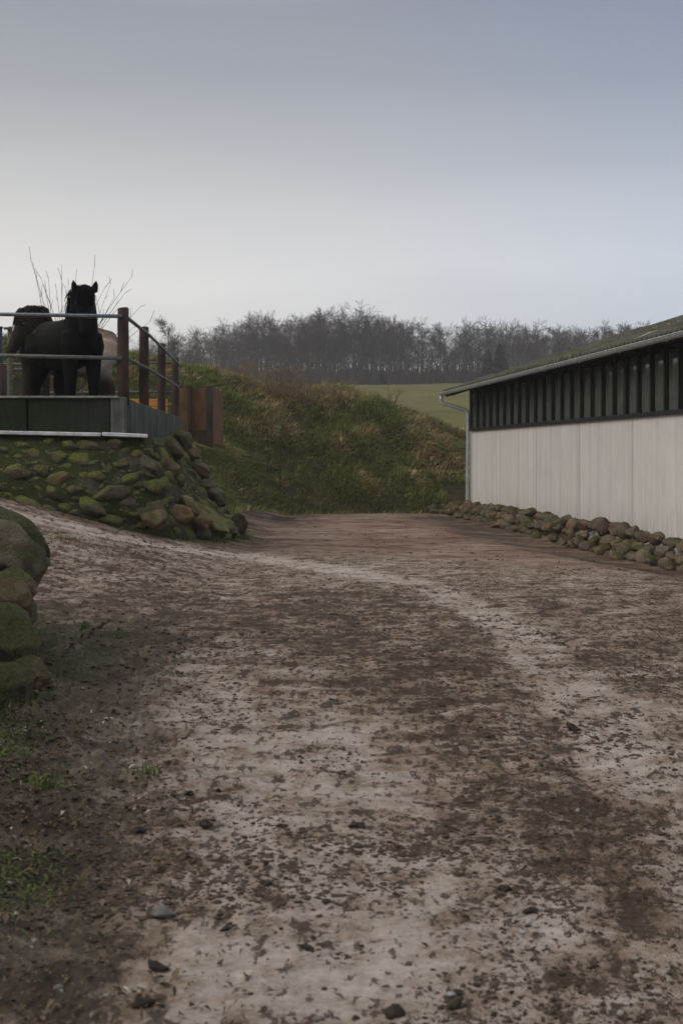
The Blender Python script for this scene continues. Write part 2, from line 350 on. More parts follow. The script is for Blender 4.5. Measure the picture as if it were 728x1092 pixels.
def bank_grass():
    n=300000
    x=rng.uniform(-13,8.5,n); y=rng.uniform(26.2,42,n)
    dt=pldist(x,y,TOE)*np.where(y>np.interp(x,[p[0] for p in TOE],[p[1] for p in TOE]),1,-1)
    tuft=fbm(x,y,1.6,3,31); big=fbm(x,y,.45,3,32)
    barn=(x>barnX(y)-.3)&(y<34.4)
    keep=(dt>-.35+.6*(rng.random(n)))&(rng.random(n)<np.clip((tuft-.25)*3.2,.45,1)*np.where(dt<8,1,.35))&(~barn)
    keep&=~inside(x,y,[(-400,17),(-3.6,17),(-3.9,30.3),(-400,30.3)])
    keep&=dt<11
    x,y,dt,tuft,big=[a[keep] for a in (x,y,dt,tuft,big)]
    z=terrain(x,y)
    e=.15; gx=(terrain(x+e,y,False)-terrain(x-e,y,False))/(2*e); gy=(terrain(x,y+e,False)-terrain(x,y-e,False))/(2*e)
    n=len(x)
    lean=np.stack([-gx*.9+rng.normal(0,.22,n)+.25,-gy*.9+rng.normal(0,.22,n)],1)
    ln=rng.uniform(.10,.32,n)*(.35+tuft*1.4)*np.where(dt<.4,.7,1)
    wd=rng.uniform(.012,.026,n)
    species=.5+(fbm(x,y,1.5,4,33)-.5)*1.5+rng.normal(0,.10,n)
    g1=np.array([.075,.10,.03]);g2=np.array([.25,.27,.085]); straw=np.array([.46,.37,.20]); brown=np.array([.25,.18,.095]); pale=np.array([.6,.5,.32])
    r=rng.random(n)[:,None]
    green=g1*(1-r)+g2*r
    dead=np.where(rng.random((n,1))<.35,straw,brown)*(.6+.7*r)
    dead=np.where(rng.random((n,1))<.06,pale,dead)
    w=sst(.50,.72,species-.065+.03*sst(0,3,x)-.05*sst(1.2,.2,dt)+.09*sst(3.5,5.2,dt))[:,None]
    col=(green*(1-w)+dead*w)*1.3
    o=blades('bank_grass',np.stack([x,y,z-.02],1),ln,wd,lean,col,M['blade'],curl=.5)
    tag(o,'rough green and straw coloured grass covering the steep bank','grass',kind='stuff')
bank_grass()
# ------------------------------------------------------------------ stones
def stone_variant(seed,sub=3,rough=.22,pr=(.50,.85)):
    r=random.Random(seed); bm=bmesh.new(); bmesh.ops.create_icosphere(bm,subdivisions=sub,radius=1)
    from mathutils import noise as nz
    off=Vector((r.uniform(-50,50),r.uniform(-50,50),r.uniform(-50,50)))
    planes=[(Vector((r.gauss(0,1),r.gauss(0,1),r.gauss(0,1))).normalized(),r.uniform(*pr)) for _ in range(10)]
    for v in bm.verts:
        p=v.co.copy()
        for nrm,d in planes:
            q=p.dot(nrm)
            if q>d: p-=nrm*(q-d)*.9
        p*=1+rough*nz.noise(p*1.1+off)+rough*.4*nz.noise(p*3+off)+.035*nz.noise(p*8+off)+.02*nz.noise(p*19+off)
        v.co=p
    V=np.array([v.co[:] for v in bm.verts]); Fc=np.array([[v.index for v in f.verts] for f in bm.faces]); bm.free()
    return V,Fc
STV=[stone_variant(i) for i in range(10)]
STC=[stone_variant(300+i,3,.75) for i in range(4)]
STB=[stone_variant(100+i,5,.20,(.72,.95)) for i in range(6)]
STH=[stone_variant(100+i,4,.26) for i in range(6)]
def stone_mesh(name,V,Fc,scale,rot): 
    Rm=np.array(Matrix.Rotation(rot[2],3,'Z')@Matrix.Rotation(rot[1],3,'Y')@Matrix.Rotation(rot[0],3,'X'))
    return np_mesh(name,(V*np.array(scale))@Rm.T,Fc,k=3)
# rubble retaining wall
wall=empty('retaining_wall',(-2.1,18.2,0)); tag(wall,'mossy rubble stone retaining wall curving below the horse paddock','stone wall')
def local(o_parent,V): return np.asarray(V)-np.array(o_parent.location)
def core():
    # surface from foot polyline to upper edge, sampled smoothly
    n=90; sb=np.linspace(0,1,len(WB)); ss=np.concatenate([np.linspace(0,.22,8)[:-1],np.linspace(.22,1,n)])
    xb=np.interp(ss,sb,[p[0] for p in WB]); yb=np.interp(ss,sb,[p[1] for p in WB]); xt=np.interp(ss,sb,[p[0] for p in WT]); yt=np.interp(ss,sb,[p[1] for p in WT]); zt=np.interp(ss,sb,WTZ)
    zb=terrain(xb,yb,False)-.12
    return ss,xb,yb,zb,xt,yt,zt
ss,xb,yb,zb,xt,yt,zt=core()
rows=14; V=[]
for k in range(rows+1):
    t=k/rows; bl=.10*math.sin(math.pi*t)
    X=xb*(1-t)+xt*t; Y=yb*(1-t)+yt*t-bl; Z=zb*(1-t)+zt*t
    X=X+(fbm(ss*60,ss*0+k*.7,1,3,41)-.5)*.16; Z=Z+(fbm(ss*60,ss*0+k*.7,1,3,42)-.5)*.06*(t<1)
    V.append(np.stack([X,Y,Z],1))
dx=np.gradient(xt); dy=np.gradient(yt); nn=np.hypot(dx,dy); ix,iy=-dy/nn,dx/nn
V.append(np.stack([xt+ix*.55,yt+iy*.55,zt+.0],1)); V.append(np.stack([xt+ix*.55,yt+iy*.55,zt*0-.2],1))
nc=len(ss); VV=np.concatenate(V); i=np.arange(len(V)-1)[:,None]*nc+np.arange(nc-1)[None,:]; Q=np.stack([i,i+1,i+nc+1,i+nc],-1).reshape(-1,4)
link('mortar_core',np_mesh('mortar_core',local(wall,VV),Q),M['mortar'],wall)
def wpt(s,t):
    j=lambda a:float(np.interp(s,ss,a)); bl=.10*math.sin(math.pi*t)
    return np.array([j(xb)*(1-t)+j(xt)*t, j(yb)*(1-t)+j(yt)*t-bl, j(zb)*(1-t)+j(zt)*t])
SV=[];SF=[];SC=[];off=0; placed=[]
cands=[(random.uniform(.12,1),random.random()) for _ in range(13000)]
for ci,(s,t) in enumerate(cands):
    p=wpt(s,t); r=random.choice([.19,.16,.13,.11,.10]) if ci<1100 else (random.uniform(.055,.10) if ci<5000 else random.uniform(.03,.055))
    if t>.95 or (t>.80 and s<.62 and random.random()<.75): continue
    if any((p-q)@(p-q)<((r+rq)*(.82 if ci<5000 else .74))**2 for q,rq in placed): continue
    placed.append((p,r)); e=.004
    tu=wpt(min(s+e,1),t)-wpt(max(s-e,0),t); tv=wpt(s,min(t+.03,1))-wpt(s,max(t-.03,0)); tu/=np.linalg.norm(tu); nr=np.cross(tu,tv); nr/=np.linalg.norm(nr); tv=np.cross(nr,tu)
    Vs,Fs=random.choice(STV); a=random.gauss(0,.3)
    if p[1]>19 or p[0]>-2.2: a+=-.7
    el=random.uniform(1.0,1.55); sc=np.array([r*el*1.02,r*random.uniform(.6,.9),r*random.uniform(.5,.75)])
    Q3=Vs*sc; c,s_=math.cos(a),math.sin(a)
    u=Q3[:,0]*c-Q3[:,1]*s_; v=Q3[:,0]*s_+Q3[:,1]*c
    W=p+u[:,None]*tu+v[:,None]*tv+Q3[:,2:3]*nr-nr*random.uniform(.0,.04)
    SV.append(W);SF.append(Fs+off);off+=len(W)
    b=random.uniform(.5,1.25); tint=np.array([b,b*random.uniform(.9,1.02),b*random.uniform(.75,1)])
    if random.random()<.12: tint=np.array([1.7,1.4,1.0])
    if random.random()<.08: tint=np.array([1.5,1.6,1.5])
    SC.append(np.repeat(tint[None,:],len(W),0))
link('stonework',np_mesh('stonework',local(wall,np.concatenate(SV)),np.concatenate(SF),col=np.concatenate(SC),k=3),M['wallstone'],wall)
# large stones in the toe of the wall
def bould(px,py,Y,wx,wy,wz,rot,mat,k,name='boulder',parent=None,label=None):
    c=P(px,py,Y); V_,F_=STH[k%6]
    me=stone_mesh(name,V_,F_,(wx,wy,wz),rot)
    o=link(name,me,mat,parent)
    o.location = c-parent.location if parent else c
    if label: o['label']=label
    return o
bould(212,556,18.3,.24,.24,.16,(0,.15,.3),M['ochre'],0,'toe_stone',wall,'rounded ochre stone at the foot of the corner')
bould(229,556,18.9,.36,.2,.14,(.1,.72,.2),M['ochre_g'],1,'toe_stone',wall,'long slanting yellow green stone at the corner')
bould(190,549,17.9,.2,.18,.15,(0,.1,.1),M['ochre'],2,'toe_stone',wall)
bould(246,566,19.8,.17,.18,.17,(0,.5,.1),M['boulder'],3,'toe_stone',wall)
bould(240,574,19.6,.16,.18,.09,(0,.2,.4),M['boulder'],5,'toe_stone',wall)
bould(201,540,18.1,.12,.18,.2,(0,-.5,.1),M['ochre'],4,'toe_stone',wall)
bould(165,553,17.3,.23,.2,.14,(0,.05,.1),M['boulder'],1,'toe_stone',wall)
bould(254,560,20.6,.14,.16,.2,(0,-.1,.1),M['boulder_moss'],2,'toe_stone',wall)
for k,(px,py,Y) in enumerate([(196,470,20.5),(205,482,21),(212,500,20.6),(188,480,18.8),(222,520,20.5),(182,500,18.2),(232,532,20.4)]):
    bould(px,py,Y,.2,.16,.13,(0,.75,.2),M['boulder'],k,'toe_stone',wall)
# pale ledge on the wall
M['ledge']=simple('pale_ledge_cement',(.34,.34,.33),(.66,.66,.65),7,.85,.4,.02)
m=MB(); n=len(WT)
LP=[(WT[i][0],WT[i][1],WTZ[i]) for i in range(0,5)]
LP=[(-16,17.12,1.585),(-9,17.16,1.60),(-4.6,17.24,1.60),(-3.2,17.36,1.58),(-2.62,17.5,1.565)]
for a,b_ in zip(LP[:-1],LP[1:]): m.bar(Vector(a)+Vector((0,.19,.03)),Vector(b_)+Vector((0,.18,.02+random.uniform(-.004,.004))),.46,.05)

lo=m.build('ledge',M['ledge'],wall,bevel=.008); lo.data.transform(Matrix.Translation(-wall.location))
# moss/grass tufts along foot of wall
def foot_grass():
    n=9000; s=rng.uniform(.12,.99,n); xb_=np.interp(s,ss,xb)+rng.normal(0,.10,n); yb_=np.interp(s,ss,yb)-np.abs(rng.normal(0,.13,n))
    d=fbm(xb_,yb_,2.2,2,77); k=rng.random(n)<np.clip((d-.4)*3,0,1); xb_,yb_=xb_[k],yb_[k]; z=terrain(xb_,yb_); n=len(z)
    r=rng.random((n,1)); col=np.array([.03,.045,.012])*(1-r)+np.array([.085,.10,.03])*r
    o=blades('verge_grass',np.stack([xb_,yb_,z],1),rng.uniform(.03,.10,n),rng.uniform(.006,.012,n),rng.normal(0,.4,(n,2)),col,M['blade'])
    tag(o,'short green grass growing along the foot of the stone wall','grass',kind='stuff')
foot_grass()
# ------------------------------------------------------------------ concrete parapet
def mat_concrete(name,dark,light,vs=(3,3,.5),green=.5):
    m,nt,b=newmat(name); v=coords(nt,'World'); vv=coords(nt,'World',vs)
    n=noise(nt,2.2,7,.7,vv,.3); col=ramp(nt,n,[(.32,dark),(.68,light)])
    col=mix(nt,mrange(nt,noise(nt,1.4,5,.7,v),.42,.65,0,green),col,(.016,.022,.008))
    L(nt,col,b.inputs['Base Color']); b.inputs['Roughness'].default_value=.88
    b.inputs['Specular IOR Level'].default_value=.05; bump(nt,b,noise(nt,40,4,.6,v),.35,.01); return m
M['par_dark']=mat_concrete('damp_green_concrete',(.010,.012,.009),(.034,.036,.028),green=.8)
M['par_light']=mat_concrete('streaked_concrete',(.045,.046,.038),(.17,.175,.16),(9,9,.35),.6)
M['conc_cap']=simple('weathered_cap',(.14,.14,.12),(.26,.26,.23),9,.85,.3,.01)
par=empty('parapet_wall',(-2.95,17.95,1.5)); tag(par,'low dark concrete wall with green stains holding the paddock above the stones','concrete wall')
def pb(m,name,mat,bevel=.01,smooth=False,parent=par):
    me=m.mesh(name)
    if bevel:
        bm=bmesh.new(); bm.from_mesh(me); bmesh.ops.bevel(bm,geom=list(bm.edges),offset=bevel,segments=1,affect='EDGES',clamp_overlap=True); bm.to_mesh(me); bm.free()
    root=parent
    while root.parent: root=root.parent
    me.transform(Matrix.Translation(-root.location)); return link(name,me,mat,parent,smooth)
C0=Vector((-2.93,17.82,0)); C1=Vector((-3.62,29.4,0))
# front slabs
xs=[-3.10,-4.22,-6.7,-9.2,-11.7,-14.2]
for a,b_ in zip(xs[:-1],xs[1:]):
    m=MB(); m.box(((a+b_)/2,17.72-.012*abs((a+b_)/2+3)+.02,1.82),(abs(a-b_)-.012,.16,.56)); pb(m,'wall_slab',M['par_dark'])
m=MB(); m.box((-3.0,17.73,1.83),(.19,.2,.57)); o=pb(m,'corner_pier',M['par_light'])
m=MB(); m.box((-8.6,17.70,2.115),(11.2,.20,.028)); pb(m,'capping',M['conc_cap'],.005)
d=(C1-C0).normalized(); 
k=0; q=C0+d*.12; seglen=1.45
while k<8:
    a=q+d*seglen*k; b_=q+d*(seglen*(k+1)-.015); zb_=1.5+.03*k; zt_=2.1+.02*k
    m=MB(); m.bar(a+Vector((0,0,(zb_+zt_)/2)),b_+Vector((0,0,(zb_+zt_)/2)),.14,zt_-zb_); pb(m,'side_slab',M['par_light'])
    k+=1
# ------------------------------------------------------------------ paddock fence
M['post']=simple('rust_brown_post',(.022,.012,.010),(.056,.028,.023),7,.75,.4,.01,sc=(1,1,.35))
M['rail']=simple('galvanised_pipe',(.10,.115,.13),(.20,.22,.24),20,.45,.1,.003,metal=.6)
M['rail_old']=simple('old_grey_pipe',(.08,.08,.072),(.17,.17,.15),16,.6,.2,.004,metal=.3)
fence=empty('paddock_fence',(-2.98,17.9,2.0)); tag(fence,'pipe rail fence with thick rust brown round posts around the horse paddock','fence')
def post(x,y,z0,z1,r=.07):
    m=MB(); N_=6; pts=[(x+random.uniform(-.004,.004),y,z0+(z1-z0)*i/N_) for i in range(N_+1)]+[(x,y,z1+.012)]
    m.tube(pts,[r*1.04-.004*i/N_ for i in range(N_+1)]+[r*.75],16); return m
pc=[(-2.98,17.95,3.34),(-3.185,21.2,3.42),(-3.46,25.3,3.53),(-3.73,29.5,3.60)]
for j,(x,y,zt_) in enumerate(pc): pb(post(x,y,2.02,zt_,.078),'post',M['post'],0,True,fence)
for x in (-6.4,-9.8,-13.2): pb(post(x,17.9,2.02,3.32,.078),'post',M['post'],0,True,fence)
def rail(pts,r,mat): 
    m=MB(); m.tube(pts,r,10); pb(m,'rail',mat,0,True,fence)
rail([(-13.4,17.9,3.30),(-6.4,17.86,3.262),(-4.6,17.83,3.248),(-2.98,17.84,3.222)],.026,M['rail'])
rail([(-13.4,17.9,2.74),(-4.6,17.83,2.69),(-2.98,17.84,2.652)],.026,M['rail_old'])
for h0,h1,r_,mt in ((3.225,3.47,.026,M['rail']),(2.66,2.95,.024,M['rail_old'])):
    rail([(-2.96+.02,18.0,h0),(-3.1,21.2,h0+(h1-h0)*.3),(-3.37,25.3,h0+(h1-h0)*.65),(-3.65,29.5,h1)],r_,mt)
# far side of the paddock
far_f=empty('back_fence',(-6,29.7,2.0)); tag(far_f,'thin two rail fence with weathered posts across the back of the paddock','fence')
for px,py,Y in ((11,349,27.5),(-60,350,28),(-140,350,28)):
    c=P(px,py,Y); m=post(c.x,Y,1.75,c.z,.055); m.box((c.x-.03,Y-.06,c.z-.03),(.16,.05,.05)); pb(m,'post',simple('weathered_wood',(.06,.065,.045),(.13,.13,.09),9,.85,.3,.01),0,True,far_f)
for (a,b_) in (((-60,389,28.5),(189,387,29.6)),((-60,397,27),(26,394,28)),((26,419,29),(189,418,29.6))):
    m=MB(); m.tube([P(*a),P(*b_)],.025,8); pb(m,'rail',M['rail_old'],0,True,far_f)
# blue post by the frame edge
M['blue']=simple('dark_blue_paint',(.02,.024,.06),(.04,.045,.10),9,.6,.2,.005)
c=P(-1,350,22); m=MB(); m.box((c.x,22,(c.z+1.78)/2),(.10,.10,c.z-1.78)); m.box((c.x,22,c.z+.012),(.13,.13,.03))
o=m.build('blue_post',M['blue'],bevel=.01); tag(o,'dark blue square post standing inside the paddock at the left edge','post')
m=MB(); c=P(2,388,21.5); m.tube([(c.x,21.5,1.78),(c.x,21.5,2.2),(c.x,21.5,c.z)],[.09,.085,.08],12); o=m.build('short_post',M['post'],smooth=True); tag(o,'short dark brown stump post in the paddock below the blue post','post')
# orange boards + rusty panel fence
M['orange']=simple('orange_board',(.42,.17,.035),(.60,.27,.06),5,.7,.2,.01,sc=(1,1,3))
M['rust']=simple('rusty_sheet',(.085,.040,.018),(.19,.090,.042),3.5,.8,.3,.01,sc=(1.5,1.5,.7))
M['rustlow']=simple('mossy_sheet',(.05,.035,.015),(.075,.062,.022),6,.85,.3,.01)
M['darkwood']=simple('dark_wood',(.022,.017,.014),(.05,.038,.03),8,.85,.3,.01,sc=(1,1,.3))
ob=empty('orange_barrier',(-4.4,29.9,2.0)); tag(ob,'bright orange plank barrier glimpsed between the fence posts','barrier')
a=P(134,426,30.2); b_=P(172,427,30.2)
for z0 in (2.46,2.64): m=MB(); m.box(((a.x+b_.x)/2,30.2,z0),(b_.x-a.x+.3,.05,.165)); pb(m,'plank',M['orange'],.006,parent=ob)
for x in (a.x-.05,b_.x+.1): m=MB(); m.box((x,30.27,2.25),(.09,.09,1.0)); pb(m,'post',M['darkwood'],.006,parent=ob)
rb=empty('rusty_panel_fence',(-3.2,30.3,1.6)); tag(rb,'short rust red board fence with dark posts at the end of the paddock','fence')
for (p0,p1,y0,mat) in ((189,203,0,M['rust']),(204,224,.0,M['rust'])):
    A_=P(p0,414,30.3+y0); B_=P(p1,414,30.3+y0)
    m=MB(); nb=5
    for q_ in range(nb):
        xa=A_.x+(B_.x-A_.x)*q_/nb; xb2=A_.x+(B_.x-A_.x)*(q_+1)/nb
        m.box(((xa+xb2)/2,30.3,2.49),(xb2-xa-.006,.03,.96+random.uniform(-.02,.02)))
    pb(m,'board_panel',mat,0,parent=rb)
    m=MB(); m.box(((A_.x+B_.x)/2,30.32,1.8),(B_.x-A_.x,.06,.42)); pb(m,'base_board',M['rustlow'],.004,parent=rb)
for px,w in ((203,.08),(224,.14),):
    c=P(px,413,30.25); m=MB(); m.box((c.x,30.22,2.3),(w,.12,1.45)); pb(m,'post',M['darkwood'],.008,parent=rb)
A_=P(226,414,30.4); B_=P(237,417,31.5); m=MB(); m.bar((A_.x,30.3,2.35),(B_.x,31.5,2.3),.05,1.3); pb(m,'return_panel',M['rust'],.004,parent=rb)
# ------------------------------------------------------------------ barn
bx=Vector((.181,-1,0)).normalized()      # toward camera along wall
bn=Vector((-bx.y*-1,0,0))                # placeholder
out=Vector((-1,-.181,0)).normalized()    # outward normal (to the yard)
C=Vector((3.207,32.3,0)); inn=-out
def W(y,z=0,off=0):
    v=Vector((barnX(y),y,z)); return v+out*off
barn=empty('barn',(C.x,C.y,0)); tag(barn,'long white barn with a dark band of windows and a mossy low roof','barn')
M['white']=None
def mat_panel():
    m,nt,b=newmat('white_fibre_cement'); v=coords(nt,'World'); vs=coords(nt,'World',(5,5,.16)); vs2=coords(nt,'World',(16,16,.25))
    n=noise(nt,1.0,6,.65,vs,.2); n2=noise(nt,1.0,4,.6,vs2); n3=noise(nt,1.2,6,.7,v,.3)
    col=ramp(nt,n,[(.28,(.47,.455,.44)),(.46,(.63,.61,.59)),(.7,(.71,.69,.67))])
    col=mix(nt,mrange(nt,n3,.45,.7,0,.45),col,(.50,.495,.485))
    oi=N(nt,'ShaderNodeObjectInfo').outputs['Random']
    col=mix(nt,1.0,col,ramp(nt,oi,[(0,(.93,.935,.94)),(.5,(1,1,1)),(1,(1.04,1.03,1.02))]),'MULTIPLY')
    sx=N(nt,'ShaderNodeSeparateXYZ'); L(nt,v,sx.inputs[0])
    low=math_(nt,'MULTIPLY',mrange(nt,sx.outputs['Z'],-.2,.6,1,0),mrange(nt,noise(nt,1,6,.75,coords(nt,'World',(9,9,1.2)),.3),.4,.68,0,1))
    col=mix(nt,math_(nt,'MULTIPLY',low,.75),col,(.17,.16,.11))
    L(nt,col,b.inputs['Base Color']); b.inputs['Roughness'].default_value=.8
    bump(nt,b,math_(nt,'ADD',n2,n3),.15,.01); return m
M['white']=mat_panel()
M['green']=simple('dark_green_paint',(.008,.010,.009),(.018,.021,.019),10,.6,.1,.004)
M['grey_al']=simple('grey_zinc',(.30,.31,.31),(.46,.47,.46),14,.5,.1,.003,metal=.35)
M['soffit']=simple('dark_soffit',(.012,.014,.012),(.03,.03,.028),8,.8,.2,.005)
def mat_glass():
    m,nt,b=newmat('dusty_window_glass'); v=coords(nt,'World')
    L(nt,ramp(nt,noise(nt,5,6,.7,v),[(.3,(.075,.082,.072)),(.75,(.13,.14,.12))]),b.inputs['Base Color'])
    L(nt,mrange(nt,noise(nt,9,5,.7,v),.3,.7,.03,.09),b.inputs['Roughness']); b.inputs['Specular IOR Level'].default_value=.45
    return m
M['glass']=mat_glass()
def zb_at(y): return 2.04-(32.3-y)*.0030     # white/dark boundary
def bb(m,name,mat,bevel=0,smooth=False,parent=barn): return pb(m,name,mat,bevel,smooth,parent)
ends=[32.3,30.0,27.5,25.0,22.5,20.0,17.5,15.0,12.5,10.0,7.5]
for a,b_ in zip(ends[:-1],ends[1:]):
    # shallow ribbed panel
    m=MB(); nr=40; vs=[]; fs=[]
    for i in range(nr+1):
        y=a+(b_-a)*(.003+.994*i/nr); o_=.0035*(1 if (i//1)%4 in(1,2) else 0)
        for z in (-.6,zb_at(y)): vs.append(W(y,z,o_))
    for i in range(nr): fs.append((2*i,2*i+2,2*i+3,2*i+1))
    # back face for thickness
    nb=len(vs); 
    for y in (a-.003,b_+.003):
        for z in (-.6,zb_at(y)): vs.append(W(y,z,-.15))
    fs+= [(nb,nb+1,nb+3,nb+2),(0,1,nb+1,nb),(2*nr,nb+2,nb+3,2*nr+1)]
    top=[2*i+1 for i in range(nr+1)]; fs.append(tuple(top+[nb+3,nb+1]))
    m.add(vs,fs); bb(m,'wall_panel',M['white'])
    m=MB(); m.bar(W(b_,-.6,-.05),W(b_,zb_at(b_)-.01,-.05),.02,.10,up=out); bb(m,'joint',M['conc_cap'])
# end wall (towards the bank) and back wall
def Rw(y,w,z): return Vector((barnX(y),y,z))+inn*w
m=MB(); m.box(Rw(32.28,6.5,1.2)+bx*.10,(12.9,.16,3.6),(inn,bx,Vector((0,0,1)))); m.add([Rw(32.28,.1,3.0),Rw(32.28,12.9,3.0),Rw(32.28,6.5,5.0),Rw(32.12,.1,3.0),Rw(32.12,12.9,3.0),Rw(32.12,6.5,5.0)],[(0,1,2),(3,5,4),(0,2,5,3),(1,4,5,2)])
bb(m,'end_wall',M['white'])
m=MB(); m.bar(Rw(32.2,12.95,1.2),Rw(7.5,12.95,1.2),.15,3.6); bb(m,'back_wall',M['white'])
m=MB(); m.box(Rw(7.6,6.5,1.2),(12.9,.16,3.6),(inn,bx,Vector((0,0,1)))); m.add([Rw(7.6,.1,3.0),Rw(7.6,12.9,3.0),Rw(7.6,6.5,5.0),Rw(7.44,.1,3.0),Rw(7.44,12.9,3.0),Rw(7.44,6.5,5.0)],[(0,1,2),(3,5,4),(0,2,5,3),(1,4,5,2)]); bb(m,'end_wall',M['white'])
# sill beam and window band
def eave(y): return 3.02+(32.5-y)*.0100
m=MB(); m.bar(W(32.30,zb_at(32.3)+.035,.0),W(7.5,zb_at(7.5)+.035,.0),.16,.07); bb(m,'sill_beam',M['green'],.004)
m=MB(); m.bar(W(32.3,3.1,-.02),W(7.5,3.36,-.02),.14,.28); bb(m,'head_beam',M['green'],.004)
y=32.26; i=0; ys_m=[]
while y>7.6:
    ys_m.append(y); y-=.531; i+=1
for i,y in enumerate(ys_m):
    wd=.10 if i in(0,) or i%18==0 else .052
    z0=zb_at(y)+.07; z1=3.2
    m=MB(); m.bar(W(y,z0,.03),W(y,z1,.03),.07,wd,up=bx)
    m2=m
    fr=bb(m2,'window_frame',M['green'],.003)
    if i<len(ys_m)-1:
        ya,yb_=y-.035,ys_m[i+1]+.035; zt_=3.02
        g=MB(); t=random.uniform(-.004,.004)
        g.bar(W((ya+yb_)/2,z0,-.015),W((ya+yb_)/2,zt_,-.015+t),.012,ya-yb_,up=bx); bb(g,'pane',M['glass'],0,parent=fr)
# roof : corrugated sheet with moss
def mat_roof():
    m,nt,b=newmat('mossy_corrugated_roof'); v=coords(nt,'World')
    n=noise(nt,1.5,7,.72,v,.4); n2=noise(nt,11,5,.7,v)
    col=ramp(nt,n2,[(.3,(.035,.036,.032)),(.7,(.10,.10,.09))])
    col=mix(nt,mrange(nt,n,.44,.58,0,1),col,ramp(nt,n2,[(.3,(.016,.017,.007)),(.7,(.10,.088,.030))]))
    col=mix(nt,mrange(nt,noise(nt,.9,5,.7,v,.8),.63,.67,0,.8),col,(.30,.27,.20))
    L(nt,col,b.inputs['Base Color']); b.inputs['Roughness'].default_value=.95; bump(nt,b,math_(nt,'ADD',n,n2),.8,.03); return m
M['roof']=mat_roof()
tanp=.315
def roofmesh(sgn):
    ncol=900; yv=np.linspace(32.75,7.2,ncol); nw=26; wv=np.linspace(-.62,6.5,nw)
    V=[]
    for lay in (0,1):
        for w in wv:
            ww=w if sgn>0 else 13-w
            px_=3.207+(32.3-yv)*.181+inn.x*ww; py_=yv+inn.y*ww
            base=3.045+(32.5-yv)*.0100+ (w+.62)*tanp
            z=base+.028*np.sin((yv-7)*2*math.pi/.177)-lay*.02
            if lay==0: 
                nse=fbm(yv*1.0,yv*0+w*1.3,1.3,3,61); z=z+.07*sst(.5,.72,nse)*fbm(yv,yv*0+w*4,7,2,62)+.0
            V.append(np.stack([px_,py_,z],1))
    V=np.concatenate(V); Q=[]
    i=np.arange(nw-1)[:,None]*ncol+np.arange(ncol-1)[None,:]; q=np.stack([i,i+1,i+ncol+1,i+ncol],-1).reshape(-1,4); Q.append(q); Q.append(q[:,::-1]+nw*ncol)
    j=np.arange(ncol-1); Q.append(np.stack([j,j+nw*ncol,j+1+nw*ncol,j+1],1))
    for cc in (0,ncol-1):
        r=np.arange(nw-1)*ncol+cc; Q.append(np.stack([r,r+ncol,r+ncol+nw*ncol,r+nw*ncol],1))
    return V-np.array(barn.location),np.concatenate(Q)
for s_ in (1,-1):
    V_,Q_=roofmesh(s_); link('roof',np_mesh('roof',V_,Q_),M['roof'],barn)
m=MB(); m.tube([Rw(32.75,6.5,3.045+7.12*tanp+.02),Rw(7.2,6.5,3.30+7.12*tanp+.02)],.14,10); bb(m,'ridge_cap',M['roof'],0,True)
# soffit, fascia, verge boards
m=MB(); m.add([Rw(32.7,-.56,2.97)+Vector((0,0,0)),Rw(7.3,-.56,3.22),Rw(7.3,0.2,3.42),Rw(32.7,0.2,3.17),Rw(32.7,-.56,3.0),Rw(7.3,-.56,3.25),Rw(7.3,0.2,3.45),Rw(32.7,0.2,3.20)],[(0,1,2,3),(4,7,6,5),(0,4,5,1),(3,2,6,7),(0,3,7,4),(1,5,6,2)]); bb(m,'soffit',M['soffit'])
m=MB(); m.bar(Rw(32.72,-.575,2.99),Rw(7.3,-.575,3.24),.03,.14); bb(m,'fascia',M['soffit'],.003)
for w0,w1 in ((-.56,6.5),(13.56,6.5)):
    m=MB(); m.bar(Rw(32.71,w0,2.955),Rw(32.71,w1,2.955+7.06*tanp),.035,.13); bb(m,'verge_board',M['green'],.003)
for k in range(12):
    y=32.4-k*2.1; z=3.0+(32.5-y)*.0100
    m=MB(); m.bar(Rw(y,-.5,z-.05),Rw(y,.0,z+.11),.07,.10); bb(m,'rafter',M['soffit'],.003)
# gutter (half round trough)
gut=MB(); n=10; R_=.062
ga=Rw(32.80,-.665,2.985); gb=Rw(7.2,-.665,3.245)
vs=[];fs=[]
dirv=(gb-ga).normalized()
for e,p in enumerate((ga,gb)):
    for rr in (R_,R_-.006):
        for k in range(n+1):
            th=math.pi+math.pi*k/n; vs.append(p+inn*rr*math.cos(th)+Vector((0,0,1))*rr*math.sin(th)*1.05)
q=n+1
for k in range(n):
    fs.append((k,k+1,2*q+k+1,2*q+k)); fs.append((q+k+1,q+k,3*q+k,3*q+k+1))
fs.append((0,2*q,3*q,q)); fs.append((n,q+n,3*q+n,2*q+n)); fs.append(tuple(range(0,q))); fs.append(tuple(range(3*q-1,2*q-1,-1)))
gut.add(vs,fs); gut.tube([ga+inn*-R_,gb+inn*-R_],.011,8); gut.tube([ga+inn*R_,gb+inn*R_],.008,6)
G_=bb(gut,'gutter',M['grey_al'],0,True)
for k in range(14):
    y=32.3-k*1.8; p=Rw(y,-.665,2.985+(32.8-y)*.01016); m=MB(); m.tube([p+inn*(R_+.006)*math.cos(math.pi+math.pi*j/8)+Vector((0,0,(R_+.008)*math.sin(math.pi+math.pi*j/8))) for j in range(9)],.008,6); bb(m,'bracket',M['grey_al'],0,True,parent=G_)
dp=MB(); r=.048
p0=Rw(32.72,-.665,2.93); pts=[p0,p0-Vector((0,0,.13)),p0-Vector((0,0,.20))+inn*.04,Rw(32.42,-.13,2.56),Rw(32.40,-.07,2.49),Rw(32.38,-.075,2.38),Rw(32.36,-.10,.62),Rw(32.36,-.10,.5),Rw(32.3,-.0,.18)+out*.12-Vector((0,0,0)),Rw(32.2,-.08,-.02)]
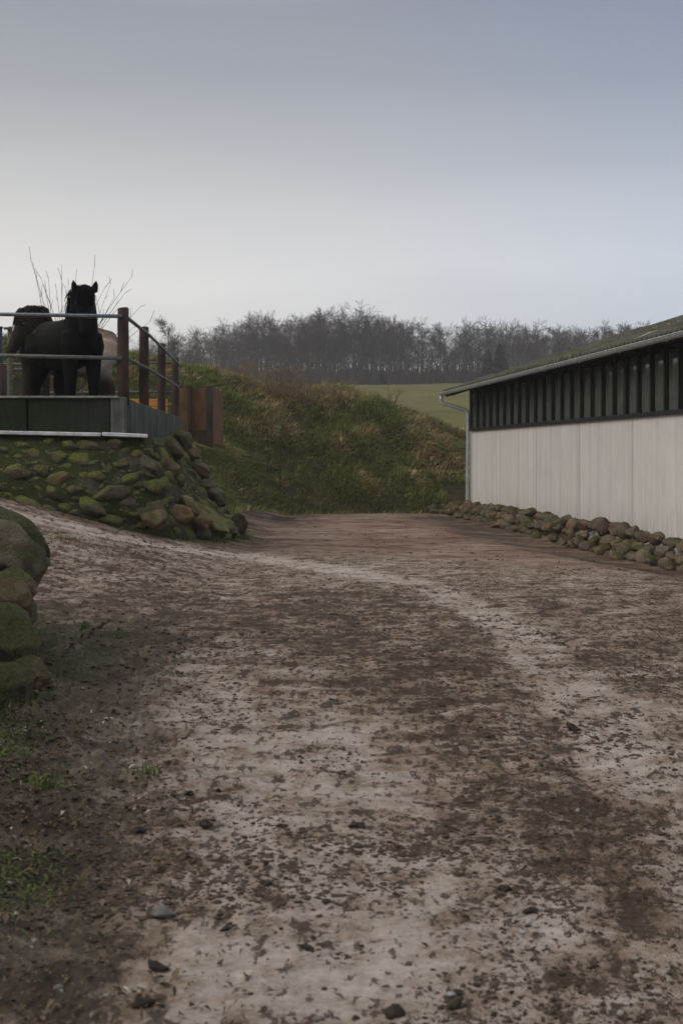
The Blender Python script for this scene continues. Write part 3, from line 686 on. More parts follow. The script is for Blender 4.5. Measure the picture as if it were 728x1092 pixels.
dp.tube(pts,r,12,side=(1,.3,.2)); D_=bb(dp,'downspout',M['grey_al'],0,True)
for z in (2.3,1.5,.7):
    m=MB(); m.tube([Rw(32.37,-.09,z-.015),Rw(32.37,-.09,z+.015)],.05,12); m.box(Rw(32.37,-.03,z),(.06,.02,.02),(inn,bx,Vector((0,0,1)))); bb(m,'pipe_clip',M['grey_al'],0,parent=D_)
m=MB(); m.bar(W(32.32,-.6,.005),W(32.32,2.02,.005),.03,.06,up=out); bb(m,'corner_trim',M['white'])
# ------------------------------------------------------------------ stones along the barn
def rowstones():
    pl=[]; cnt=0; r=random.Random(3)
    meshes=[np_mesh('fieldstone',V_,F_,k=3) for V_,F_ in STV+STH]
    for me in meshes: me.materials.append(M['rowstone'])
    y=32.9
    while y>13.5:
        for row,(off,zo) in enumerate(((.24,.16),(.52,.10),(.82,.0))):
            if y>32.2 and row==0: continue
            s=r.uniform(.09,.175) if y<29 else r.uniform(.08,.14)
            if row==2: s*=.85
            yy=y+r.uniform(-.12,.12)+row*.1; p=W(yy,0,off+r.uniform(-.08,.08))
            z=tz(p.x,p.y)+s*.30+zo*(1.0)+r.uniform(-.02,.05)+.10*(row==0)*(1 if yy<24 else .5)
            z=z+0
            o=bpy.data.objects.new('fieldstone',r.choice(meshes)); COL.objects.link(o)
            o.location=(p.x,p.y,z); o.scale=(s*r.uniform(.95,1.35),s*r.uniform(.95,1.3),s*r.uniform(.7,1.0)); o.rotation_euler=(r.uniform(-.4,.4),r.uniform(-.4,.4),r.uniform(0,6.28))
            g={0:('fieldstone at the back of the row, leaning against the white barn wall','fieldstones against the barn wall'),1:('rounded mossy fieldstone in the middle of the row along the barn','fieldstones in the middle of the barn row'),2:('low fieldstone at the muddy outer edge of the row along the barn','fieldstones along the outer edge of the barn row')}[row]
            tag(o,g[0],'stone',g[1])
        y-=r.uniform(.27,.35)
    for (px,py,off,s,mat,lab) in ((655,562,.22,.26,M['redstone'],'pointed dark red brown stone standing highest against the barn wall'),(477,548,.9,.15,M['rowstone'],'small stone at the far end of the row, left of the downspout')):
        pass
    c=P(654,566,23.0); me=stone_mesh('pointed_stone',*STH[3],(.22,.2,.2),(0,0,.4)); 
    for v in me.vertices:
        if v.co.z>0: v.co.x*=1-.75*v.co.z/.22; v.co.y*=1-.75*v.co.z/.22; v.co.z*=1.15
    o=link('pointed_stone',me,M['redstone']); o.location=W(22.9,.08,.27); tag(o,'pointed dark red brown stone standing highest against the barn wall','stone')
rowstones()
me=stone_mesh('flat_stone',*STH[2],(.2,.14,.22),(0,.1,.4)); o=link('flat_stone',me,M['rowstone']); p=P(486,545,32.0); o.location=(p.x,32.0,.13); tag(o,'upright grey stone at the far end of the barn row, left of the downspout','stone')
# ------------------------------------------------------------------ boulders at left
def lb(px,py,Y,sx,sy,sz,rot,mat,k,label):
    c=P(px,py,Y); V_,F_=STB[k%6]; me=stone_mesh('boulder',V_,F_,(sx,sy,sz),rot); o=link('boulder',me,mat); o.location=c; tag(o,label,'boulder'); return o
lb(8,592,8.0,.27,.26,.20,(.1,.62,.1),M['boulder'],4,'big olive and tan rounded boulder on top of the pile at the left edge')
lb(6,580,8.6,.33,.28,.20,(.0,.6,.1),M['boulder_moss'],1,'dark mossy boulder just behind the big tan one')
lb(2,640,7.5,.17,.2,.17,(.3,.5,.4),M['boulder'],2,'tan brown boulder under the big rounded one at the left edge')
lb(18,628,7.7,.13,.16,.11,(.2,.7,.2),M['boulder'],5,'small pale stone wedged between the tan boulder and the rounded one')
lb(10,694,7.0,.24,.24,.22,(.2,.5,.1),M['boulder_moss'],3,'dark green moss covered boulder at the foot of the pile')
lb(-14,668,7.2,.17,.2,.15,(.4,.3,.9),M['ochre'],3,'brown boulder between the tan one above and the green one below')
lb(22,652,7.6,.11,.13,.10,(.2,.5,.7),M['boulder'],1,'small brown stone sticking out between the tan boulder and the green one')
lb(28,718,6.9,.13,.14,.10,(.1,.3,.5),M['boulder'],0,'low half buried stone at the foot of the green boulder')
lb(5,736,6.5,.17,.17,.14,(.1,.2,.3),M['boulder_moss'],5,'lowest mossy green boulder of the pile, lying on the mud below the dark green one')
for (px,py,Y,s) in ((-60,640,7.2,.32),(-60,580,7.9,.33),(-75,720,6.4,.3),(-70,800,5.6,.26),(-95,700,5.6,.3),(-60,560,9.0,.3),(-130,600,7.6,.32)):
    lb(px,py,Y,s,s*.95,s*.75,(random.random(),.3,random.random()*3),M['boulder'],random.randint(0,5),'boulder in the pile beyond the left edge of the photo')['group']='boulders beyond the left edge'
# ------------------------------------------------------------------ loose material in the yard
def tris_lumps(name,pts,sizes,cols,mat,flat=.6):
    bm=bmesh.new(); bmesh.ops.create_icosphere(bm,subdivisions=1,radius=1); V0=np.array([v.co[:] for v in bm.verts]); F0=np.array([[v.index for v in f.verts] for f in bm.faces]); bm.free()
    n=len(pts); V=np.repeat(V0[None],n,0)*(1+rng.uniform(-.38,.38,(n,len(V0),1)))
    a=rng.uniform(0,6.28,n); c,s=np.cos(a)[:,None],np.sin(a)[:,None]
    sx=sizes*rng.uniform(.8,1.6,n); sy=sizes*rng.uniform(.7,1.2,n); sz=sizes*flat*rng.uniform(.6,1.2,n)
    x=V[:,:,0]*sx[:,None]; y=V[:,:,1]*sy[:,None]; z=V[:,:,2]*sz[:,None]
    W_=np.stack([x*c-y*s,x*s+y*c,z],-1)+pts[:,None,:]
    Fq=(F0[None]+np.arange(n)[:,None,None]*len(V0)).reshape(-1,3)
    me=np_mesh(name,W_.reshape(-1,3),Fq,col=np.repeat(cols,len(V0),0),k=3,smooth=True)
    return link(name,me,mat)
def loose():
    n=90000; Yv=1/rng.uniform(1/24,1/2.2,n); X=rng.uniform(-.36,.36,n)*(Yv+.8)
    cl=fbm(X,Yv,2.4,4,91)+.35*(fbm(X,Yv,9,3,92)-.5)
    bias=.24*sst(-.45,-1.1,X+.04*(Yv-4))-.03
    for px,py in ((330,650),(430,690),(480,730),(620,880),(680,925),(90,960),(20,900),(150,905)):
        gx,gy=G(px,py); bias=bias+.10*np.exp(-((X-gx)**2+.3*(Yv-gy)**2)/(.11*gy)**2/1.2)
    keep=(rng.random(n)<np.clip((cl+bias-.50)*5,0.02,1))&(X<barnX(Yv)-1.2)
    wd=pldist(X,Yv,WB); keep&=(wd>.15)&~((Yv>17)&(X<-2))
    X,Yv=X[keep],Yv[keep]; n=len(X); Z=terrain(X,Yv)
    size=(.0018+.0070*rng.random(n)**5)*np.clip(.75+Yv*.07,1,2.0)
    r=rng.random((n,1)); col=np.array([.025,.018,.012])*(1-r)+np.array([.11,.08,.058])*r
    o=tris_lumps('mud_crumbs',np.stack([X,Yv,Z+size*.15],1),size,col,vcol('crumb_mud',.85)); tag(o,'dark crumbs of mud and dung trodden over the yard','mud',kind='stuff')
    n=60000; Yv=1/rng.uniform(1/26,1/3.5,n); X=rng.uniform(-.36,.36,n)*(Yv+.8)
    cl=fbm(X,Yv*.7,1.7,4,191)+.5*(fbm(X,Yv,7,3,192)-.5); bias=.14*sst(-.45,-1.1,X+.04*(Yv-4))
    for px,py,a_ in ((330,650,.8),(430,690,.9),(480,730,.8),(560,780,.5),(620,880,.5),(680,925,.6),(300,556,1.0),(440,636,.9),(350,585,.9),(200,640,.5)):
        gx,gy=G(px,py); bias=bias+.12*a_*np.exp(-((X-gx)**2+.3*(Yv-gy)**2)/(.10*gy)**2)
    keep=(rng.random(n)<np.clip((cl+bias-.56)*2.6,0.006,.8))&(X<barnX(Yv)-1.2)&(pldist(X,Yv,WB)>.2)&~((Yv>17)&(X<-2)); X,Yv=X[keep],Yv[keep]; n=len(X)
    size=(.006+.016*rng.random(n)**3)*np.clip(.35+Yv*.075,.5,1.5); r=rng.random((n,1)); col=np.array([.038,.027,.019])*(1-r)+np.array([.105,.075,.054])*r
    o=tris_lumps('mud_lumps',np.stack([X,Yv,terrain(X,Yv)],1),size,col,vcol('lump_mud',.85),.5); tag(o,'trodden dark lumps of mud in patches across the yard','mud',kind='stuff')
    n=2600; Yv=1/rng.uniform(1/14,1/2.3,n); X=rng.uniform(-.36,.36,n)*(Yv+.6); lf=(rng.random(n)<np.where(X<-.22*Yv+.15,.9,.22)); X,Yv=X[lf],Yv[lf]
    n=len(X); r=rng.random((n,1)); col=np.array([.10,.09,.08])*(1-r)+np.array([.25,.23,.21])*r; size=(.003+.009*rng.random(n)**5)*np.clip(.7+Yv*.07,1,2)
    o=tris_lumps('pebbles',np.stack([X,Yv,terrain(X,Yv)+size*.1],1),size,col,vcol('pebble_grey',.8)); tag(o,'pale gravel pebbles scattered in the mud','gravel',kind='stuff')
loose()
def litter():
    # dead leaves and straw at the left verge
    n=14000; Yv=rng.uniform(2.4,10,n); X=-.26*Yv-.25+np.abs(rng.normal(0,.42,n)); X=np.where(Yv>6,np.maximum(X,-1.75),X)
    k=rng.random(n)<np.clip(fbm(X,Yv,3,3,95)*2-.55,.05,1); X,Yv=X[k],Yv[k]; n=len(X); Z=terrain(X,Yv)+.006
    a=rng.uniform(0,6.28,n); L_=rng.uniform(.006,.018,n); w=L_*rng.uniform(.12,.7,n); t=rng.normal(0,.4,(n,2))
    d=np.stack([np.cos(a),np.sin(a),t[:,0]],1); s=np.stack([-np.sin(a),np.cos(a),t[:,1]],1); c=np.stack([X,Yv,Z],1); up=np.array([0,0,1.])
    V=np.stack([c-d*L_[:,None],c-s*w[:,None]+up*.006,c+d*L_[:,None],c+s*w[:,None]+up*.008],1).reshape(-1,3)
    r=rng.random((n,1)); col=np.array([.05,.035,.02])*(1-r)+np.array([.16,.115,.075])*r; col=np.where(rng.random((n,1))<.04,np.array([.42,.38,.30]),col)
    o=link('dead_leaves',np_mesh('dead_leaves',V,np.arange(4*n).reshape(-1,4),col=np.repeat(col,4,0),smooth=False),vcol('leaf_litter',.8)); tag(o,'dead leaves and straw lying along the left verge','leaves',kind='stuff')
    # low grass and moss at left verge
    n=60000; Yv=rng.uniform(2.6,9.6,n); X=-.26*Yv-.35+np.abs(rng.normal(0,.38,n)); X=np.where(Yv>6,np.maximum(X,-1.85),X)
    k=rng.random(n)<np.clip((fbm(X,Yv,2.1,4,97)-.46)*3.5,0,1)*sst(-.55,-1.1,X+.06*(Yv-4)); X,Yv=X[k],Yv[k]; n=len(X)
    r=rng.random((n,1)); col=np.array([.045,.06,.018])*(1-r)+np.array([.13,.15,.05])*r
    o=blades('verge_grass',np.stack([X,Yv,terrain(X,Yv)],1),rng.uniform(.012,.045,n),rng.uniform(.002,.0045,n),rng.normal(0,.6,(n,2)),col,M['blade']); tag(o,'sparse short grass and moss on the muddy left verge','grass',kind='stuff')
litter()
def tuft(px,py,n,ln,label,spread=.06):
    gx,gy=G(px,py); gz=tz(gx,gy); e=empty('grass_tuft',(gx,gy,gz))
    b=np.stack([rng.normal(0,spread,n),rng.normal(0,spread,n),np.full(n,-.005)],1); r=rng.random((n,1)); col=np.array([.045,.07,.016])*(1-r)+np.array([.13,.16,.045])*r
    o=blades('grass_tuft',b,rng.uniform(.4,1,n)*ln,rng.uniform(.004,.008,n),rng.normal(0,.45,(n,2)),col,M['blade'])
    o.location=(gx,gy,gz); bpy.data.objects.remove(e); o.name='grass_tuft'; tag(o,label,'grass tuft')
tuft(45,842,64,.11,'bright green grass tuft in the mud on the left verge',.05)
tuft(155,830,34,.08,'thin grass tuft at the edge of the pale track, right of the bright one',.04)
tuft(2,806,90,.13,'dense green grass tuft at the very left edge, above the bright one',.06)
tuft(66,612,70,.13,'mossy grass clump right beside the rounded boulder',.12)
# noticeable clods
M['clod']=simple('dark_clod',(.014,.011,.008),(.04,.03,.022),40,.85,.6,.01)
M['clodstone']=simple('grey_stone',(.07,.07,.065),(.16,.15,.14),30,.8,.5,.01)
cl=[(380,881,.019),(147,884,.022),(218,879,.022),(167,1024,.022),(243,983,.016),(202,842,.018),(540,950,.016),(487,1070,.017),(330,1010,.014),(283,942,.014),(150,1076,.02),(233,840,.014),(300,880,.013),(565,975,.016),(420,1080,.022),(610,780,.03)]
cm=[np_mesh('mud_clod',V_,F_,k=3) for V_,F_ in STC]
for me in cm: me.materials.append(M['clod'])
for i,(px,py,s) in enumerate(cl):
    gx,gy=G(px,py); o=bpy.data.objects.new('mud_clod',cm[i%4]); COL.objects.link(o); o.location=(gx,gy,tz(gx,gy)+s*.3); o.scale=(s*1.3,s,s*.8); o.rotation_euler=(0,0,i)
    tag(o,'fist sized dark clod of mud lying on the yard','clod','dark clods lying on the yard')
gx,gy=G(176,970); o=link('grey_stone',stone_mesh('grey_stone',*STH[0],(.038,.03,.018),(0,0,0)),M['clodstone']); o.location=(gx,gy,tz(gx,gy)+.008); tag(o,'flat grey stone half sunk in the mud at lower left','stone')
M['pale_st']=simple('pale_stone',(.18,.175,.17),(.36,.35,.34),30,.8,.5,.01)
for i,(px,py) in enumerate(((548,975),(562,985),(556,996),(571,990),(480,1058))):
    gx,gy=G(px,py); o=link('pale_pebble',stone_mesh('pale_pebble',*STV[i],(.012,.010,.006),(0,0,i)),M['pale_st']); o.location=(gx,gy,tz(gx,gy)+.003); tag(o,'pale pebble lying in the mud in the foreground','pebble','pale pebbles in the foreground mud')
# ------------------------------------------------------------------ trees
def tubes_np(segs,n=3):
    A=np.array([[*s[0],*s[1],s[2],s[3]] for s in segs]); a,b,r0,r1=A[:,:3],A[:,3:6],A[:,6],A[:,7]
    d=b-a; d/=np.linalg.norm(d,axis=1)[:,None]+1e-9; ref=np.where(np.abs(d[:,2:3])>.9,np.array([1.,0,0]),np.array([0,0,1.])); s=np.cross(d,ref); s/=np.linalg.norm(s,axis=1)[:,None]; u=np.cross(d,s)
    m=len(A); V=np.zeros((m,2,n,3))
    for k in range(n):
        th=2*math.pi*k/n; o=s*math.cos(th)+u*math.sin(th); V[:,0,k]=a+o*r0[:,None]; V[:,1,k]=b+o*r1[:,None]
    base=np.arange(m)[:,None,None]*2*n; k=np.arange(n); q=np.stack([k,(k+1)%n,(k+1)%n+n,k+n],1)[None]
    return V.reshape(-1,3),(base+q).reshape(-1,4)
def rv(r): 
    v=np.array([r.gauss(0,1),r.gauss(0,1),r.gauss(0,1)]); return v/np.linalg.norm(v)
def bare_tree(seed,h,slender=1.0,birch=False):
    r=random.Random(seed); trunk=[]; tw=[]
    def grow(p,d,L_,rad,lev):
        nseg={0:9,1:5,2:4,3:2}[lev]; st=L_/nseg; pts=[p]; 
        for i in range(nseg):
            up=np.array([0,0,.25 if lev else .1]) ; d=d+rv(r)*(.07 if lev==0 else .20)+up*.22; d/=np.linalg.norm(d)
            q=p+d*st; f0=1-i/nseg*.85; f1=1-(i+1)/nseg*.85
            (trunk if lev<=1 else tw).append((p,q,max(rad*f0,.016),max(rad*f1,.014)))
            t=(i+1)/nseg
            if lev==0 and t>.28:
                for _ in range(r.choice([2,3,3])):
                    o=rv(r); o[2]=abs(o[2])*.35+.35; o/=np.linalg.norm(o); grow(q,o,L_*(.40-.22*t)*r.uniform(.7,1.2)*slender,rad*f1*.5,1)
            elif lev==1 and i>0:
                for _ in range(r.choice([1,2,2])):
                    o=d*.8+rv(r)*.8; o/=np.linalg.norm(o); grow(q,o,L_*r.uniform(.35,.6),.022,2)
            elif lev==2:
                for _ in range(2):
                    o=d*.8+rv(r)*.7+np.array([0,0,-.25 if birch else .1]); o/=np.linalg.norm(o); grow(q,o,r.uniform(.35,.8),.014,3)
            p=q
    grow(np.array([0,0,-.3]),np.array([r.uniform(-.06,.06),r.uniform(-.06,.06),1.]),h,h*.017,0)
    a=tubes_np(trunk,5); b=tubes_np(tw,3)
    return np_mesh('trunk',*a),np_mesh('crown',*b)
M['bark']=simple('grey_bark',(.035,.03,.027),(.085,.075,.068),3,.9,.3,.02,kind='Object')
M['twig']=simple('grey_twigs',(.034,.025,.021),(.075,.058,.048),2,.9,0,kind='Object')
M['twig_b']=simple('brown_twigs',(.065,.04,.028),(.11,.07,.05),2,.9,0,kind='Object')
M['birchb']=simple('pale_bark',(.10,.10,.10),(.30,.30,.29),3,.85,.2,.02,kind='Object')
VAR=[]
for i in range(8):
    t,c=bare_tree(i+1,12,1.0+.15*(i%3),birch=i%3==0); t.materials.append(M['birchb'] if i in (2,) else M['bark']); c.materials.append(M['twig']); VAR.append((t,c))
def put_tree(me_t,me_c,loc,sc,rz,name,label,group=None):
    r=empty(name,loc,rz); r.scale=(sc,)*3 if not hasattr(sc,'__len__') else sc
    tag(r,label,'tree',group)
    for nm,me in (('trunk',me_t),('crown',me_c)):
        o=bpy.data.objects.new(nm,me); COL.objects.link(o); o.parent=r
    return r
r=random.Random(11)
TOPX=[120,165,185,200,235,270,300,345,400,440,470,500,550,600,640,680,760,900]; TOPY=[378,372,358,362,352,344,342,338,338,342,347,351,348,352,351,352,356,360]
cnt=0
for row,(Y0,dens) in enumerate(((196,10.5),(205,9.5),(215,9),(226,10),(240,11))):
    px=118+r.uniform(0,6)
    while px<(790 if row<3 else 740):
        Y=Y0+r.uniform(-4,4); x=(px-CX)*Y/F; z=tz(x,Y)
        topz=H+(HY-np.interp(px,TOPX,TOPY)-r.uniform(-3,13)*1.0)*Y/F
        hh=max((topz-z),5)
        if 425<px<500 and row>=2 and r.random()<.5: px+=dens*1.5; continue
        if px>690 and r.random()<.4: px+=dens*2; continue
        v=r.randrange(8)
        if row==0 and v==2: v=3
        s=hh/12.6*r.uniform(.86,1.02)
        lab=('pale stemmed leafless tree in the wood behind the field','pale stemmed trees of the wood') if v==2 else ('grey leafless tree in the wood along the top of the field','leafless trees of the wood behind the field')
        put_tree(*VAR[v],(x,Y,z),(s*r.uniform(.85,1.1),s*r.uniform(.85,1.1),s),r.uniform(0,6.28),'bare_tree',*lab); cnt+=1
        px+=dens*r.uniform(.7,1.35)*(1.0 if px>250 else 1.25)
for px,py in ((-40,376),(-10,379),(6,377),(22,384),(150,372),(164,366),(-70,372),(-110,374),(-160,376)):
    Y=262; x=(px-CX)*Y/F; z=tz(x,Y); hh=H+(HY-py)*Y/F-z; s=max(hh,6)/12.6
    put_tree(*VAR[r.randrange(8)],(x,Y,z),(s*1.2,s*1.2,s),r.uniform(0,6),'bare_tree','hazy leafless tree far behind the horse paddock','far trees behind the paddock')
# conifers and special trees
def conifer(seed,h,w):
    r=random.Random(seed); trunk=[(np.array([0,0,0.]),np.array([0,0,h]),.12,.03)]; V=[];Q=[]; segs=[]
    for k in range(900):
        t=r.random()**.8; z=h*(.08+.9*t); R=w*(1-t)**.8*r.uniform(.5,1.05)+.15; a=r.uniform(0,6.28); p=np.array([0,0,z]); q=np.array([R*math.cos(a),R*math.sin(a),z-R*.25]); s=np.array([-math.sin(a),math.cos(a),0])*r.uniform(.12,.3)
        m=len(V); V+= [p-s*.4,p+s*.4,q+s,q-s]; V[-1]=q-s+np.array([0,0,r.uniform(-.2,.2)]); Q.append([m,m+1,m+2,m+3])
    return np_mesh('trunk',*tubes_np(trunk,6)),np_mesh('crown',np.array(V),np.array(Q))
M['needle']=simple('dark_needles',(.010,.016,.009),(.028,.038,.018),1.5,.9,0,kind='Object')
for (px,ty,Y,w,lab) in ((532,366,190,1.9,'dark evergreen tree standing in front of the bare wood above the barn roof'),(406,398,190,1.0,'small dark evergreen at the edge of the field under the bare wood'),(520,372,193,1.4,'narrow dark evergreen just left of the larger one by the barn roof')):
    x=(px-CX)*Y/F; z=tz(x,Y); h=H+(HY-ty)*Y/F-z; t,c=conifer(px,h,w); t.materials.append(M['bark']); c.materials.append(M['needle']); put_tree(t,c,(x,Y,z),1,0,'evergreen_tree',lab)
t,c=bare_tree(55,10,.75,True); t.materials.append(M['bark']); c.materials.append(M['twig']); Y=120; x=(184-CX)*Y/F; z=tz(x,Y); s=(H+(HY-343)*Y/F-z)/10.8
put_tree(t,c,(x,Y,z),s,1,'slender_tree','slender leafless tree standing alone left of the wood behind the fence')
# browner leaf-holding tree
def leafy(seed,h):
    t,c=bare_tree(seed,h,1.0); r=random.Random(seed); V=[];Q=[]
    return t,c
t,c=bare_tree(77,11,1.1); t.materials.append(M['bark']); c.materials.append(M['twig_b']); Y=150; x=(210-CX)*Y/F; z=tz(x,Y); s=(H+(HY-356)*Y/F-z)/11.6
put_tree(t,c,(x,Y,z),s,2,'brown_tree','reddish brown leafless tree in front of the left end of the wood')
# undergrowth under the wood
def undergrowth():
    segs=[]; r=random.Random(5)
    for _ in range(16000):
        px=r.uniform(140,720); Y=r.uniform(192,245); x=(px-CX)*Y/F; h=r.uniform(.6,2.2) if r.random()<.7 else r.uniform(2,5.5)
        segs.append((np.array([x,Y,0.]),np.array([x+r.gauss(0,.5),Y+r.gauss(0,.5),h]),.05,.02))
    xs=np.array([s[0][0] for s in segs]); ys=np.array([s[0][1] for s in segs]); zs=terrain(xs,ys)
    segs=[((s[0][0],s[0][1],z-.1),(s[1][0],s[1][1],z+s[1][2]),s[2],s[3]) for s,z in zip(segs,zs)]
    o=link('undergrowth',np_mesh('undergrowth',*tubes_np(segs,3)),M['twig']); tag(o,'dark leafless undergrowth on the floor of the wood','undergrowth',kind='stuff')
undergrowth()
# shrubs on the bank
def shrub(px,py,Y,n,h,spread,label,seed,mat):
    r=random.Random(seed); segs=[]; fine=[]
    c=P(px,py,Y); z=tz(c.x,Y)
    for _ in range(n):
        a=r.uniform(0,6.28); el=r.uniform(.35,1.3); d=np.array([math.cos(a)*math.cos(el),math.sin(a)*math.cos(el),math.sin(el)]); p=np.array([r.gauss(0,spread*.45),r.gauss(0,spread*.4),-.1]); L_=h*r.uniform(.6,1.25); st=L_/6; rad=r.uniform(.006,.013)
        for i in range(6):
            d=d+rv(r)*.16+np.array([0,0,.10-.06*i]); d/=np.linalg.norm(d); q=p+d*st; segs.append((p,q,rad*(1-i*.13),rad*(1-(i+1)*.13)))
            if i>0:
                for _ in range(2):
                    e=d+rv(r)*.9; e/=np.linalg.norm(e); q2=q+e*L_*r.uniform(.08,.2); fine.append((q,q2,.006,.003)); e2=e+rv(r)*.6; e2/=np.linalg.norm(e2); fine.append((q2,q2+e2*L_*.1,.004,.002))
            p=q
    o=link('bare_shrub',np_mesh('bare_shrub',*tubes_np(segs+fine,4)),mat); o.location=(c.x,Y,z); tag(o,label,'shrub')
M['bramble']=simple('bramble_stems',(.12,.08,.05),(.26,.18,.115),6,.9,0,kind='Object')
shrub(292,428,36.2,46,1.0,.55,'large reddish brown bare shrub on the bank, right of the rusty board fence',1,M['bramble'])
shrub(322,430,36.0,40,.95,.5,'tangled bare shrub on the middle of the bank crest',2,M['bramble'])
shrub(262,416,37.0,26,.7,.5,'low bare shrub on the left part of the bank crest',3,M['bramble'])
shrub(352,424,37.0,24,.75,.45,'thin bare shrub just right of the tangled one on the bank crest',4,M['bramble'])
shrub(413,436,37.3,20,.6,.35,'small bare shrub where the bank begins to drop toward the barn',5,M['bramble'])
shrub(452,432,44,18,.9,.4,'pale twiggy shrub on the field edge behind the bank, near the barn gutter',6,M['bramble'])
shrub(232,402,38,18,.55,.5,'low twiggy shrub on the bank above the rusty board fence',7,M['bramble'])
# sapling behind the horses
def sapling():
    r=random.Random(9); Y=27.0; base=np.array(P(72,420,Y)); base[2]=2.0; S1=[];S2=[]
    tg=[(33,270),(36,276),(47,296),(52,290),(60,300),(66,275),(70,300),(73,296),(82,280),(101,278),(112,300),(118,296),(141,288),(126,322),(150,320),(143,342),(160,336),(134,305),(44,290),(122,310)]
    for i,(px,py) in enumerate(tg):
        e=np.array(P(px,py+7,Y+r.uniform(-.5,.5))); st=base+np.array([r.uniform(-.25,.3),0,.15*r.random()+ .3]); mid=st*.5+e*.5+np.array([(e[0]-base[0])*-.12,r.uniform(-.2,.2),.12])
        n=8; pts=[(1-t)**2*st+2*t*(1-t)*mid+t*t*e for t in np.linspace(0,1,n+1)]
        for k in range(n):
            rad0=.008*(1-k/n)+.003; rad1=.008*(1-(k+1)/n)+.003; a=pts[k]+rv(r)*.008*(k>0); b=pts[k+1]; S1.append((pts[k],b,rad0,rad1))
            if k>3:
                d=(b-pts[k]); d/=np.linalg.norm(d)
                for _ in range(r.choice([0,1,1])):
                    o=d+rv(r)*.55; o/=np.linalg.norm(o); q=b+o*r.uniform(.1,.3); S2.append((b,q,.0055,.003)); 
    S1.append((base-np.array([0,0,.1]),base+np.array([0,0,.4]),.07,.05))
    o=empty('sapling',tuple(base)); tag(o,'bare sapling with thin fanning branches behind the two horses','tree')
    for nm,s in (('trunk',S1),('crown',S2)):
        V_,Q_=tubes_np(s,4); link(nm,np_mesh(nm,V_-base,Q_),M['twig'],o)
sapling()
